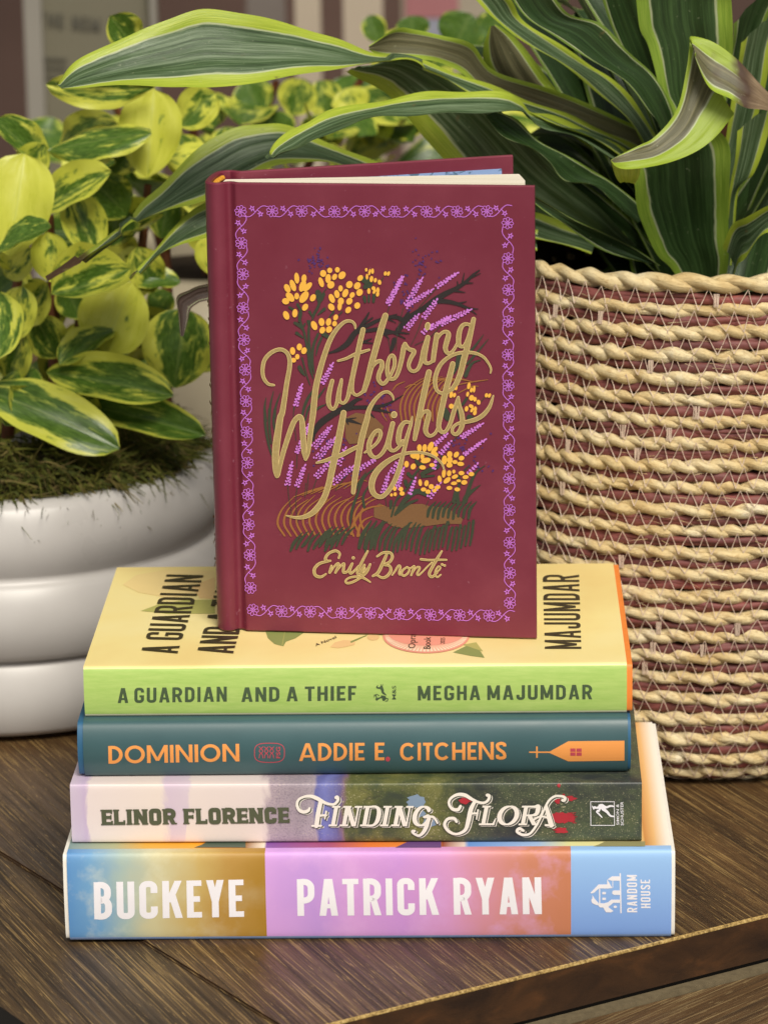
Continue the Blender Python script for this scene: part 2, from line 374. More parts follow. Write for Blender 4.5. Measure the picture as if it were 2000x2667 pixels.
# ================================================================== books lying in the stack
def spine_y(z, h, bulge, rc, m=14):
    kk = min(1.0, abs(2*z/h-1)); return -bulge*(1-kk*kk)+rc*(1-math.sqrt(max(0, 1-kk**m)))
class Book:
    def __init__(s, name, label, pl, pr, z, L, D, h, bulge, rc, group=None):
        a, b = atZ(*pl, z), atZ(*pr, z); s.yaw = math.atan2(b.y-a.y, b.x-a.x); s.L = L or (b-a).length; s.D, s.h, s.bulge, s.rc = D, h, bulge, rc
        s.e = empty(name, a, s.yaw); tag(s.e, label, 'book', group); s.M = Matrix.Translation(a) @ Matrix.Rotation(s.yaw, 4, 'Z'); s.I = s.M.inverted()
        s.c = s.I @ CAM
    def lray(s, u, v): return s.I.to_3x3() @ ray(u, v)
    def spine(s, u, v, k=0.0, lift=.00038):
        d = s.lray(u, v); y = -s.bulge
        for _ in range(4):
            p = s.c+d*((y-s.c.y)/d.y); y = spine_y(min(max(p.z, 0), s.h), s.h, s.bulge, s.rc)
        return p+Vector((0, -lift-k, 0))
    def top(s, u, v, k=0.0, lift=.00038):
        d = s.lray(u, v); p = s.c+d*((s.h-s.c.z)/d.z); return p+Vector((0, 0, lift+k))
    def profile(s, out=0.0, inset=0.0, D=None):
        """list of (y,z) from bottom fore-edge round the spine to top fore-edge, pushed outwards by `out`"""
        D = D or s.D; h = s.h; P = [(D, 0)]+[(y, 0) for y in np.linspace(D*.6, s.rc+.004, 4)]
        for th in np.linspace(-math.pi/2, math.pi/2, 41):
            z = h/2+h/2*math.sin(th); P.append((spine_y(z, h, s.bulge, s.rc), z))
        P += [(y, h) for y in np.linspace(s.rc+.004, D*.6, 4)]+[(D, h)]
        Q = np.array(P); t = np.gradient(Q, axis=0); ln = np.hypot(t[:, 0], t[:, 1]); n = np.column_stack([-t[:, 1], t[:, 0]])/ln[:, None]
        return Q+(n*-out if False else n*out), n
    def shell(s, name, x0, x1, thick, out, mats, split=None, nx=24):
        Q, n = s.profile(); O = Q+n*out; Iq = O-n*thick; m = len(O); V = []; F = []; mi = []
        xs = np.linspace(x0, x1, nx+1)
        for x in xs: V += [(x, y, z) for y, z in O]
        o2 = len(V)
        for x in xs: V += [(x, y, z) for y, z in Iq]
        for i in range(nx):
            for j in range(m-1):
                a = i*m+j; F.append((a, a+1, a+m+1, a+m)); mi.append(split(Q[j], Q[j+1], (xs[i]+xs[i+1])/2) if split else 0)
                F.append((o2+a, o2+a+m, o2+a+m+1, o2+a+1)); mi.append(len(mats)-1)
        for i in (0, nx):
            for j in range(m-1):
                a = i*m+j; f = (a, o2+a, o2+a+1, a+1); F.append(f if i == 0 else tuple(reversed(f))); mi.append(len(mats)-1)
        for j in (0, m-1):
            for i in range(nx):
                a = i*m+j; f = (a, a+m, o2+a+m, o2+a); F.append(f if j == 0 else tuple(reversed(f))); mi.append(len(mats)-1)
        return mobj(name, V, F, mats, s.e, mi, smooth=True, sharp=math.radians(50))
    def pages(s, x0, x1, t, mat):
        y0, y1 = .004, s.D-.004; z0, z1 = t, s.h-t
        V = [(x, y, z) for x in (x0, x1) for y in (y0, y1) for z in (z0, z1)]
        return mobj('page_block', V, [(0, 1, 3, 2), (4, 6, 7, 5), (0, 4, 5, 1), (2, 3, 7, 6), (1, 5, 7, 3), (0, 2, 6, 4)], mat, s.e)
def page_mat(name, c):
    k = NM(name, .8, .2); v = k.coord('Object', scale=(4, 4, 2500)); n = k.noise(v, 1, 2, .5)
    cc = lin(c); k.color(k.ramp(n, [(.35, tuple(x*.8 for x in cc[:3])+(1,)), (.6, cc)])); k.bump(n, .3, .0003); return k.m
M_pages = page_mat('page_edges', 'f0e6d2')
def paper(name, c, rough=.42, var=.035, scale=900, spec=.4, grain=.05):
    k = NM(name, rough, spec); v = k.coord('Object'); n = k.noise(v, scale, 4, .7); n2 = k.noise(v, 22, 3)
    c = lin(c); k.color(k.mix(k.mapr(n2, .35, .65, 0, 1), tuple(x*(1-var) for x in c[:3])+(1,), tuple(min(1, x*(1+var)) for x in c[:3])+(1,)))
    k.bump(n, grain, .0003); k.rough(k.mapr(n2, .3, .7, rough-.04, rough+.06)); return k.m
STACK = 'books lying flat in the stack'
# ---- bottom book: thick, blue / ochre / mauve spine
z1 = 0.0004
B1 = Book('hardcover_book', 'thickest hardcover with blue, ochre and mauve spine, lying directly on the table', (172, 2450), (1757, 2441), z1, None, .158, .0361, .0012, .0013, STACK)
L1 = B1.L
def fx(px, y=2320): return B1.spine(px, y).x
k = NM('jacket_mauve_blue', .48, .45); v = k.coord('Object'); X = k.sep(v); n1 = k.noise(v, 26, 4, .55); n2 = k.noise(k.coord('Object', loc=(3, 1, 2)), 40, 5, .6)
xw = k.math('ADD', X[0], k.math('MULTIPLY', k.math('SUBTRACT', n1, .5), .03))
A_ = k.ramp(k.mapr(xw, 0, fx(692)), [(0, lin('5b90c8')), (.16, lin('74a4cc')), (.3, lin('a9bcb4')), (.46, lin('cfc69a')), (.66, lin('c9ac67')), (.86, lin('b98f45')), (1, lin('ad822f'))])
A_ = k.mix(k.math('MULTIPLY', k.mapr(n2, .52, .68), k.mapr(X[0], .02, .09, .55, 0)), A_, lin('e6e6cf'))
Bc = k.ramp(k.mapr(xw, fx(692), fx(1487)), [(0, lin('dba6e6')), (.16, lin('c79adf')), (.3, lin('d9a0dc')), (.45, lin('cf96da')), (.6, lin('da9ac8')), (.74, lin('d68f96')), (.88, lin('cc8468')), (1, lin('c9805c'))])
Bc = k.mix(k.math('MULTIPLY', k.mapr(n2, .5, .66), .5), Bc, lin('e4b0e6'))
Bc = k.mix(k.mapr(X[0], fx(1200), fx(1330), 0, .0), Bc, lin('cc8468'))
Cc = k.mix(k.mapr(X[2], 0, .037), lin('7fa4e6'), lin('9cc4f0'))
c = k.mix(k.math('GREATER_THAN', X[0], fx(692)), A_, Bc); c = k.mix(k.math('GREATER_THAN', X[0], fx(1487)), c, Cc)
k.color(c); k.bump(k.noise(v, 900, 3), .05, .0003); M_b1s = k.m
# its front cover (only a strip shows): printed colour fields
k = NM('jacket_cover_fields', .48, .45); v = k.coord('Object'); X = k.sep(v)
tx = lambda px: B1.top(px, 2203).x/L1
c = k.ramp(k.math('DIVIDE', X[0], L1), [(0, lin('7f9a9c')), (tx(300), lin('a8ab85')), (tx(380), lin('d9a640')), (tx(510), lin('eaa52c')), (tx(560), lin('e08c2a')), (tx(636), lin('c98a3a')),
     (tx(640), lin('9a6a3a')), (tx(690), lin('f3e4cf')), (tx(694), lin('8a5aa8')), (tx(860), lin('b45a78')), (tx(960), lin('ef7f3c')), (tx(1030), lin('f08a3c')), (tx(1149), lin('e08a40')), (tx(1152), lin('a04a30')), (tx(1212), lin('f3ddcf')), (tx(1216), lin('6f9be0')), (tx(1400), lin('a8c4ea')), (tx(1480), lin('e8e4a4')), (tx(1600), lin('efe2a0')), (tx(1675), lin('e9c07a')), (tx(1680), lin('c98a4a')), (tx(1705), lin('e9b878')), (tx(1740), lin('fbf3e6'))])
k.color(c); k.bump(k.noise(v, 900, 3), .05, .0003); M_b1t = k.m
M_white = plain('white_boards', 'f1ece2', .5, .04, 200)
B1.shell('case', 0, L1, .0025, -.0004, [M_white, M_white])
B1.pages(.003, L1-.003, .0032, M_pages)
bot = plain('jacket_fold', '86a0cc', .4, .05)
def sp1(a, b, x):
    z = (a[1]+b[1])/2
    if a[0] > .0025 and z > .02: return 1
    return 2 if z < .0016 else 0
J1 = B1.shell('dust_jacket', .0016, L1-.0014, .0003, .0003, [M_b1s, M_b1t, bot, M_white], sp1, nx=10)
M_ink_white = paper('ink_white', 'f4f0f4', .4)
GW = {'*': .44, 'I': .17, 'E': .36, 'T': .42, 'K': .45, 'M': .56, 'A': .46, 'Y': .46, 'L': .36, 'F': .35}
ink = Ink()
place(ink, word('BUCKEYE', dict(GW, B=.43, U=.43, C=.44, K=.47, E=.36, Y=.42), .165, .115, h=.15, r=.8), (246, 2395), (636, 2388), (244, 2298))
ink.build('title_lettering', M_ink_white, J1, lambda x, y, q: B1.spine(x, y, q), (0, -1, 0))
ink = Ink()
place(ink, word('PATRICK RYAN', dict(GW, P=.43, A=.46, T=.40, R=.44, C=.43, K=.47, Y=.46, N=.47), .165, .115, h=.15, r=.8, space=.26), (775, 2386), (1411, 2381), (773, 2290))
ink.build('author_lettering', M_ink_white, J1, lambda x, y, q: B1.spine(x, y, q), (0, -1, 0))
ink = Ink()                                        # publisher's mark: a little house lying on its side, and two lines of capitals
H = lambda zx, zy: (1400+zx/4.366, 2200+zy/4.366)
hp = lambda pts: ink.poly([H(*p) for p in pts])
hp([(930, 325), (945, 325), (955, 780), (940, 780)]); hp([(845, 360), (935, 360), (935, 410), (840, 410), (795, 395)])
hp([(690, 452), (790, 452), (790, 395), (850, 495), (800, 500), (690, 498)]); hp([(600, 548), (690, 455), (695, 500), (640, 548), (610, 556)])
hp([(850, 410), (858, 410), (858, 490), (850, 490)]); hp([(698, 500), (711, 500), (711, 665), (698, 665)]); hp([(735, 538), (775, 538), (775, 565), (735, 565)]); hp([(735, 603), (775, 603), (775, 630), (735, 630)])
hp([(935, 520), (935, 572), (870, 572), (850, 560), (847, 545), (852, 528), (870, 520)])
hp([(838, 625), (935, 625), (935, 662), (860, 662), (800, 712), (790, 700), (760, 665), (800, 655)])
hp([(695, 665), (800, 668), (805, 712), (862, 755), (830, 772), (775, 768), (745, 715), (710, 715), (690, 695)])
hp([(620, 572), (645, 610), (690, 662), (695, 690), (660, 685), (620, 665), (607, 630), (622, 610)]); ink.ell(*H(882, 707), 4.6, 3.2)
place(ink, word('RANDOM', GW, .15, .16, r=.7), H(1132, 770), H(1128, 345), H(1018, 770))
place(ink, word('HOUSE', GW, .15, .16, r=.7), H(1283, 722), H(1277, 398), H(1175, 722))
ink.build('publisher_mark', M_ink_white, J1, lambda x, y, q: B1.spine(x, y, q), (0, -1, 0))
ink = Ink(); M_sil = paper('ink_dark_roof', '4d5b4c', .4); M_sil2 = paper('ink_purple_roof', '6d4a82', .4); M_sil3 = paper('ink_olive_roof', '9a9468', .4)
ink.poly([(505, 2211), (525, 2204), (545, 2193), (575, 2192), (576, 2196), (600, 2196), (640, 2196), (640, 2211)], 0)
ink.poly([(1030, 2211), (1060, 2197), (1085, 2192), (1149, 2192), (1149, 2211)], 1); ink.poly([(1545, 2208), (1560, 2203), (1575, 2196), (1680, 2195), (1680, 2208)], 2)
for q in range(3):
    one = Ink(); one.v = ink.v; one.f = [ink.f[q]]; one.m = [0]; one.v = [ink.v[i] for i in ink.f[q]]; one.f = [tuple(range(len(one.v)))]
    one.build('printed_roof', (M_sil, M_sil2, M_sil3)[q], J1, lambda x, y, q: B1.top(x, y, q, .00045), (0, 0, 1))
# ---- second book: paperback, watercolour to dark painting
z2 = z1+B1.h+.0009
B2 = Book('paperback_book', 'square backed paperback with spine painted from pale pink to dark green', (188, 2196), (1671, 2191), z2, None, .15, .0243, .0002, .0007, STACK)
L2 = B2.L
def gx(px): return B2.spine(px, 2110).x/L2
k = NM('painted_cover', .42, .5); v = k.coord('Object'); X = k.sep(v); n1 = k.noise(v, 60, 5, .6, .4); n2 = k.noise(v, 1500, 3, .7); n3 = k.noise(k.coord('Object', scale=(1, .3, .35)), 120, 5, .6, .6)
u = k.math('DIVIDE', k.math('ADD', X[0], k.math('MULTIPLY', k.math('SUBTRACT', n3, .5), .011)), L2)
left = k.ramp(u, [(0, lin('d3c3d4')), (.026, lin('c9b3d0')), (.03, lin('eadad6')), (gx(425), lin('ecdcd2')), (gx(440), lin('d8c4d4')), (gx(485), lin('dccad6')), (gx(492), lin('eadad4')), (gx(685), lin('e6d6d2')), (gx(698), lin('b7a4ae')), (gx(770), lin('a596a0')), (gx(822), lin('b0a2ac')), (gx(832), lin('6a6cab')), (gx(852), lin('7c80c0')), (gx(872), lin('6f6ea6')), (gx(885), lin('6d6492')), (gx(898), lin('8a6f78')), (gx(908), lin('6e6c46')), (1, lin('6e6c46'))])
dk = k.ramp(n1, [(.28, lin('333a3a')), (.42, lin('4d5638')), (.55, lin('6a6c3c')), (.72, lin('83804a'))])
dk2 = k.ramp(n1, [(.28, lin('2c3038')), (.45, lin('40453c')), (.58, lin('4d5640')), (.75, lin('5f6444'))])
dk = k.mix(k.mapr(X[0], gx(1120)*L2, gx(1280)*L2), dk, dk2)
c = k.mix(k.mapr(u, gx(895), gx(915)), left, dk)
c = k.mix(k.math('MULTIPLY', k.mapr(k.noise(k.coord('Object', scale=(1, .5, 2.2), loc=(4, 4, 4)), 140, 6, .7, .8), .52, .66), k.mapr(u, gx(905), gx(960), 0, .55)), c, lin('262b30'))
spk = k.math('MULTIPLY', k.mapr(n2, .58, .70), k.mapr(u, gx(680), gx(720), .15, .75))
c = k.mix(k.math('MULTIPLY', spk, k.mapr(n1, .35, .6)), c, lin('d2c8a2'))
gr = k.math('MULTIPLY', k.mapr(n2, .5, .36), k.math('MULTIPLY', k.mapr(u, gx(690), gx(700)), k.mapr(u, gx(826), gx(815))))
c = k.mix(k.math('MULTIPLY', gr, .5), c, lin('6d6470'))
k.color(c); k.bump(n2, .06, .0003); k.rough(k.mapr(n1, .3, .7, .32, .42)); M_b2 = k.m
J2 = B2.shell('cover', 0, L2, .0006, 0, [M_b2, M_white], nx=10); B2.pages(.0008, L2-.0008, .0009, M_pages)
M_olive = paper('ink_olive', '565a44', .4); M_cream = paper('ink_cream', 'f2ebdf', .4); M_gap = paper('ink_shadow_olive', '474a3e', .4); M_red = paper('ink_red', 'b0303a', .42)
ink = Ink()
EW = {'*': .70, 'I': .34, 'E': .62, 'L': .62, 'F': .62, 'O': .72, 'N': .78, 'R': .74, 'C': .70}
place(ink, word('ELINOR FLORENCE', EW, .27, .10, h=.2, r=.55, serif=.05, space=.36), (266, 2149), (754, 2143), (264, 2109))
ink.build('author_lettering', M_olive, J2, lambda x, y, q: B2.spine(x, y, q), (0, -1, 0))
def flora(ink, mi, dx=0, dy=0):
    Z1 = lambda x, y: (740+x/4.1475+dx, 2030+y/4.1475+dy); Z2 = lambda x, y: (1120+x/2.9625+dx, 2030+y/2.9625+dy)
    sw = lambda Z, pts, w, n=6: ink.rib([Z(*p) for p in pts], np.array(w)/(4.1475 if Z is Z1 else 2.9625), mi, n)
    def serif_word(txt, Z, x0, x1, yb, yt, wid):
        out, x = Ink(), 0
        for c in txt:
            w = wid[c]; xx = x; g = Ink()
            q = lambda a0, a1, b0, b1: g.quad((a0, b0), (a1, b0), (a1, b1), (a0, b1), n=1)
            if c in 'INDRL':
                s0 = .12; q(s0, s0+.21, 0, 1); q(0, s0+.33, 0, .09)
                if c != 'R' or 1: q(0.0, s0+.33, .91, 1)
            if c == 'N':
                g.quad((w-.36, 0), (w-.12, 0), (.36, 1), (.10, 1)); q(w-.22, w-.13, 0, 1); q(w-.38, w+.03, .91, 1)
            if c in 'DR':
                hh = 0 if c == 'D' else .46
                pts = [(.3, .955), (w-.3, .95), (w-.1, .5+hh/2+.22), (w-.1, .28 if c == 'D' else .62), (w-.3, hh+.05), (.3, hh+.045)]
                g.rib(pts, [.09, .12, .23, .23, .12, .09], 0, 6)
            if c == 'R': g.quad((w-.22, 0), (w+.04, 0), (w*.62, .5), (w*.38, .5)); q(w-.2, w+.1, 0, .09)
            if c == 'L': q(.3, w, 0, .1); g.poly([(w-.12, .1), (w, .1), (w+.03, .36), (w-.02, .36)])
            if c == 'O':
                t = np.linspace(0, 2*math.pi, 41); g.rib([(w/2+(w/2-.09)*math.cos(a), .5+.46*math.sin(a)) for a in t], [.08+.17*abs(math.cos(a)) for a in t], 0, 1, False, False, closed=True)
            if c == 'G':
                t = np.linspace(.7, 2*math.pi-.35, 30); g.rib([(w/2+(w/2-.09)*math.cos(a), .5+.46*math.sin(a)) for a in t], [.08+.17*abs(math.cos(a)) for a in t], 0, 1, True, False)
                q(w*.55, w+.12, .42, .5)
            out.add(g, lambda a, b: (a+xx, b)); x += w+.09
        p0, p1, pt = Z(x0, yb), Z(x1, yb), Z(x0+(yb-yt)*.04, yt); place(ink, (out, x-.09), p0, p1, pt, mi, shear=.16, base=ink.z0)
    serif_word('INDING', Z1, 480, 1570, 505, 285, {'I': .5, 'N': 1.0, 'D': .98, 'G': .98})
    sw(Z1, [(560, 195), (575, 190), (580, 225), (545, 265), (490, 265), (430, 245), (360, 205), (290, 180), (220, 185), (160, 215), (140, 270), (165, 330), (215, 350), (260, 335), (275, 310)], [34, 36, 32, 28, 28, 34, 42, 36, 26, 26, 30, 36, 36, 34, 26])
    sw(Z1, [(395, 240), (370, 360), (350, 500)], [45, 50, 48], 4); sw(Z1, [(305, 500), (400, 500)], [22, 22]); sw(Z1, [(370, 390), (455, 385)], [24, 24]); sw(Z1, [(455, 345), (440, 425)], [22, 14])
    sw(Z1, [(1520, 405), (1560, 395), (1545, 480), (1510, 560), (1460, 605), (1410, 590), (1385, 560), (1410, 555)], [30, 34, 46, 40, 28, 24, 30, 26])
    sw(Z1, [(1560, 400), (1610, 405), (1640, 440), (1655, 470)], [24, 26, 24, 20], 4)
    serif_word('LOR', Z2, 375, 820, 352, 202, {'L': .82, 'O': 1.08, 'R': .95})
    sw(Z2, [(440, 120), (455, 125), (450, 155), (420, 178), (375, 175), (320, 150), (270, 120), (215, 115), (165, 140), (145, 180), (170, 225), (215, 232), (235, 205)], [24, 24, 22, 20, 20, 24, 28, 24, 20, 20, 24, 26, 22])
    sw(Z2, [(345, 170), (315, 230), (295, 320), (270, 390), (205, 420), (145, 400), (112, 350), (135, 305), (185, 300), (205, 325)], [26, 34, 34, 26, 18, 22, 24, 22, 24, 20])
    sw(Z2, [(315, 262), (365, 260)], [16, 16]); sw(Z2, [(370, 235), (358, 305)], [14, 10])
    sw(Z2, [(1020, 160), (1035, 160), (1040, 140), (1010, 128), (960, 130), (915, 165), (880, 230), (850, 300), (810, 370), (765, 420), (710, 425), (670, 400), (690, 378), (720, 395)], [20, 24, 22, 18, 18, 18, 16, 16, 18, 18, 20, 22, 24, 18])
    sw(Z2, [(895, 205), (915, 280), (935, 352)], [24, 36, 38], 4); sw(Z2, [(890, 352), (950, 354)], [16, 16]); sw(Z2, [(915, 295), (850, 285), (800, 310), (790, 325)], [14, 14, 16, 14], 4)
ink = Ink(); flora(ink, 0, 5, 3.6); ink.z0 = 2.5e-4; flora(ink, 1, 3.2, 2.3); ink.z0 = 5e-4; flora(ink, 0)
ink.build('title_lettering', [M_cream, M_gap], J2, lambda x, y, q: B2.spine(x, y, q, .0004), (0, -1, 0))
ink = Ink(); SZ = lambda x, y: (1120+x/2.9625, 2030+y/2.9625)
def blob(cx, cy, rx, ry, n=18, jag=.25, mi=0): ink.poly([(cx+rx*math.cos(t)*(1+rng.normal(0, jag)), cy+ry*math.sin(t)*(1+rng.normal(0, jag*.6))) for t in np.linspace(0, 2*math.pi, n, endpoint=False)], mi)
for q in ((1010, 300, 70, 45), (1075, 295, 38, 32), (965, 290, 35, 32), (1080, 148, 45, 20), (985, 165, 22, 24), (1010, 392, 50, 22), (1030, 120, 12, 9), (995, 48, 14, 14), (265, 165, 34, 24), (295, 160, 36, 14)):
    c_ = SZ(q[0], q[1]); blob(c_[0], c_[1], q[2]/2.96, q[3]/2.96)
for i in range(10):
    c_ = SZ(1060+rng.uniform(0, 45), 262+i*8); ink.rib([c_, (c_[0]+rng.uniform(8, 22), c_[1]+rng.uniform(-3, 3))], [3, 1.2], 0, 3)
for q in ((1385, 215, 26, 20), (1420, 270, 18, 18), (1400, 245, 14, 12)): blob(1078-1120+1120+q[0]-1385+4, 2085+q[1]-215+4, q[2]*.9, q[3]*.8, mi=1)
for i in range(0): blob(1450+rng.uniform(-22, 22)+130*(i % 2), 2060+rng.uniform(0, 22)+110*(i % 2), 3.2, 2.2, 8, .3, 2)
mats_ = [M_red, paper('ink_pale_blue', '8296ac', .42)]
for q, nm in ((0, 'painted_figure'), (1, 'painted_patch')):
    one = Ink()
    for f, m in zip(ink.f, ink.m):
        if m == q: o = len(one.v); one.v += [ink.v[i] for i in f]; one.f.append(tuple(range(o, o+len(f)))); one.m.append(0)
    one.build(nm, mats_[q], J2, lambda x, y, q: B2.spine(x, y, q, .00025), (0, -1, 0))
ink = Ink()                                         # publisher's mark: framed sower figure lying on its side
fr = [(1238, 172), (1420, 172), (1422, 355), (1240, 355)]
for i in range(4): ink.rib([SZ(*fr[i]), SZ(*fr[(i+1) % 4])], 1.7, smooth=False)
s_ = lambda pts, w: ink.rib([SZ(*p) for p in pts], w, n=4)
s_([(1270, 215), (1285, 220), (1305, 215), (1335, 215)], [6, 5, 8, 12]); ink.ell(*SZ(1266, 218), 4.5, 3.6); s_([(1250, 205), (1262, 232)], [2, 2]); s_([(1305, 200), (1330, 200), (1345, 222)], [5, 7, 5])
s_([(1335, 210), (1360, 215), (1390, 205), (1415, 208)], [10, 6, 5, 4]); s_([(1335, 228), (1365, 250), (1390, 280), (1415, 285)], [9, 7, 5, 4]); s_([(1295, 240), (1285, 250), (1305, 270), (1325, 292)], [5, 4, 4, 3]); s_([(1310, 225), (1300, 245)], [5, 5])
small_text(ink, 'SIMON &', SZ(1458, 352), SZ(1455, 190), SZ(1438, 352), 0, .012); small_text(ink, 'SCHUSTER', SZ(1492, 356), SZ(1489, 172), SZ(1470, 356), 0, .012)
ink.build('publisher_mark', M_ink_white, J2, lambda x, y, q: B2.spine(x, y, q), (0, -1, 0))
# ---- third book: dark teal with orange capitals
z3 = z2+B2.h+.0004
B3 = Book('hardcover_book', 'dark teal hardcover with orange capitals and a small orange church on its spine', (222, 2022), (1634, 2010), z3, None, .145, .0228, .0036, .002, STACK)
L3 = B3.L
M_teal = paper('jacket_teal', '3d5c60', .38, .06, 700, .45); M_navy = plain('case_blue', '2f6285', .5, .1, 90)
B3.shell('case', -.0023, L3+.0012, .0024, -.0004, [M_navy, M_navy], nx=4); B3.pages(.001, L3-.002, .003, M_pages)
J3 = B3.shell('dust_jacket', 0, L3, .0003, .0003, [M_teal, M_white], nx=10)
M_orange = paper('ink_orange', 'f2a055', .4); M_ired = paper('ink_rose', 'c24a58', .4)
FW_ = {'*': .8, 'D': .70, 'O': .98, 'M': 1.02, 'I': .18, 'N': .82, 'A': .88, 'E': .50, 'C': .84, 'T': .52, 'H': .72, 'S': .56, '.': .2}
sp3 = lambda x, y, q: B3.spine(x, y, q)
ink = Ink(); place(ink, word('DOMINION', FW_, .175, .10, h=.165, r=1.0), (283, 1989), (624, 1983), (282, 1943)); ink.build('title_lettering', M_orange, J3, sp3, (0, -1, 0))
ink = Ink(); wd = word('ADDIE E', FW_, .175, .115, h=.165, r=1.0, space=.42); place(ink, wd, (779, 1982), (1001, 1980), (779, 1936)); place(ink, word('CITCHENS', FW_, .175, .115, h=.165, r=1.0), (1042, 1981), (1318, 1978), (1042, 1935)); ink.ell(1010, 1977, 6.2, 6.2, 0, 1, 18)
ink.build('author_lettering', [M_orange, M_ired], J3, sp3, (0, -1, 0))
ink = Ink(); o_ = M_orange
ink.rib([(1378, 1959), (1434, 1959)], 3.6, smooth=False, caps=False); ink.rib([(1398, 1944), (1398, 1974)], 4.2, smooth=False, caps=False)
ink.poly([(1430, 1961), (1432, 1957), (1480, 1930.5), (1480, 1983), (1432, 1961.5)]); ink.quad((1480, 1983), (1626, 1981), (1626, 1929), (1480, 1930.5)); ink.z0 = 3e-4
for a in ((1485, 1949), (1501, 1949)):
    for dy in (0, 10.5): ink.poly([(a[0], a[1]+dy), (a[0]+13.5, a[1]+dy), (a[0]+13.5, a[1]+dy+8.5), (a[0], a[1]+dy+8.5)], 1)
ink.build('church_emblem', [M_orange, M_ired], J3, sp3, (0, -1, 0))
ink = Ink(); t = np.linspace(0, 2*math.pi, 49); ex = lambda a, r: (702+r*39*np.sign(math.cos(a))*abs(math.cos(a))**.62, 1960.5+r*25*np.sign(math.sin(a))*abs(math.sin(a))**.62)
ink.rib([ex(a, 1) for a in t], 2.0, 0, 1, False, False, closed=True)
for q in range(3):
    cx = 680+q*14
    for sgn in (-1, 1): ink.rib([(cx-sgn*5, 1945), (cx+sgn*3, 1953), (cx+sgn*4, 1958), (cx-sgn*3, 1965), (cx-sgn*5, 1974)], 2.0, 0, 4)
small_text(ink, 'FSG', (730, 1976), (730, 1945), (719, 1976), 0, .015)
ink.build('publisher_mark', M_ired, J3, sp3, (0, -1, 0))
# ---- fourth book: yellow cover, green spine
z4 = z3+B3.h+.0006
B4 = Book('hardcover_book', 'yellow hardcover with lime green spine, topmost of the flat books under the standing book', (222, 1866), (1632, 1856), z4, None, .142, .0203, .0012, .0012, STACK)
L4 = B4.L
k = NM('jacket_green', .45, .4); v = k.coord('Object'); n1 = k.noise(k.coord('Object', scale=(60, 200, 420), rot=(0, .35, 0)), 1.6, 4, .65); X = k.sep(v)
k.color(k.mix(k.mapr(n1, .3, .7), lin('b9d277'), lin('a6c766'))); k.bump(n1, .12, .0004); M_green = k.m
k = NM('jacket_yellow', .42, .4); v = k.coord('Object'); n1 = k.noise(v, 14, 4, .55, .3)
k.color(k.ramp(n1, [(.3, lin('f0d58c')), (.5, lin('f6e29a')), (.7, lin('f8e8a8'))])); k.bump(k.noise(v, 900, 3), .04, .0003); M_yellow = k.m
M_orangecase = plain('case_orange', 'f08a3c', .5, .05, 200); M_creamfold = plain('jacket_fold_cream', 'e8e0c0', .5, .05)
B4.shell('case', .0006, L4+.0022, .0024, -.0004, [M_orangecase, M_orangecase], nx=4); B4.pages(.003, L4-.001, .003, M_pages)
def sp4(a, b, x):
    z = (a[1]+b[1])/2; return 1 if (z > .0195 or (a[0] > .0012 and z > .015)) else (2 if z < .0013 else 0)
J4 = B4.shell('dust_jacket', 0, L4, .0003, .0003, [M_green, M_yellow, M_creamfold, M_white], sp4, nx=10)
M_dgreen = paper('ink_dark_green', '4a5c40', .45); M_brown = paper('ink_dark_brown', '3f3626', .45)
GW4 = {'*': .58, 'I': .2, 'A': .62, 'G': .57, 'U': .57, 'R': .58, 'D': .57, 'N': .6, 'T': .54, 'H': .57, 'E': .47, 'F': .45, 'M': .74, 'J': .5}
s4 = lambda x, y, q: B4.spine(x, y, q)
ink = Ink(); place(ink, word('A GUARDIAN', GW4, .185, .16, h=.17, r=.75, space=.2), (307, 1831), (591, 1827), (307, 1792)); place(ink, word('AND A THIEF', GW4, .185, .15, h=.17, r=.75, space=.24), (629, 1828), (928, 1824), (629, 1790))
ink.build('title_lettering', M_dgreen, J4, s4, (0, -1, 0))
ink = Ink(); place(ink, word('MEGHA MAJUMDAR', GW4, .185, .17, h=.17, r=.75, space=.24), (1088, 1824), (1542, 1821), (1088, 1786)); ink.build('author_lettering', M_dgreen, J4, s4, (0, -1, 0))
ink = Ink(); PZ = lambda x, y: (950+x/12.76, 1740+y/12.76); w_ = lambda pts, w: ink.rib([PZ(*p) for p in pts], np.array(w)/12.76, n=4)
w_([(430, 580), (400, 640), (470, 660), (560, 650)], [30, 50, 60, 80]); w_([(550, 640), (590, 740), (600, 800), (650, 850), (720, 900)], [110, 90, 80, 60, 15]); w_([(535, 540), (540, 620)], [20, 30]); w_([(595, 530), (575, 620)], [20, 30])
w_([(560, 930), (640, 990), (630, 1040)], [60, 150, 100]); w_([(550, 970), (470, 1000), (400, 1030)], [40, 50, 90]); w_([(400, 1030), (370, 900), (300, 960)], [40, 25, 18]); w_([(300, 900), (400, 870), (480, 920)], [15, 25, 20]); w_([(700, 1000), (770, 1020), (740, 1090), (680, 1090)], [25, 30, 30, 15])
small_text(ink, 'M&S', PZ(1035, 1055), PZ(1035, 580), PZ(905, 1055), 0, .01); ink.build('publisher_mark', M_dgreen, J4, s4, (0, -1, 0))
t4 = lambda x, y, q: B4.top(x, y, q)
GWc = {'*': .40, 'I': .15, 'M': .5, 'A': .42, 'J': .34, 'N': .42, 'T': .36, 'E': .34, 'F': .34, 'D': .38}
ink = Ink(); ink.z0 = 1.6e-3
place(ink, word('A GUARDIAN', GWc, .108, .12, h=.115, r=.7, space=.26), (463, 1706), (530, 1503), (367, 1704), base=ink.z0)
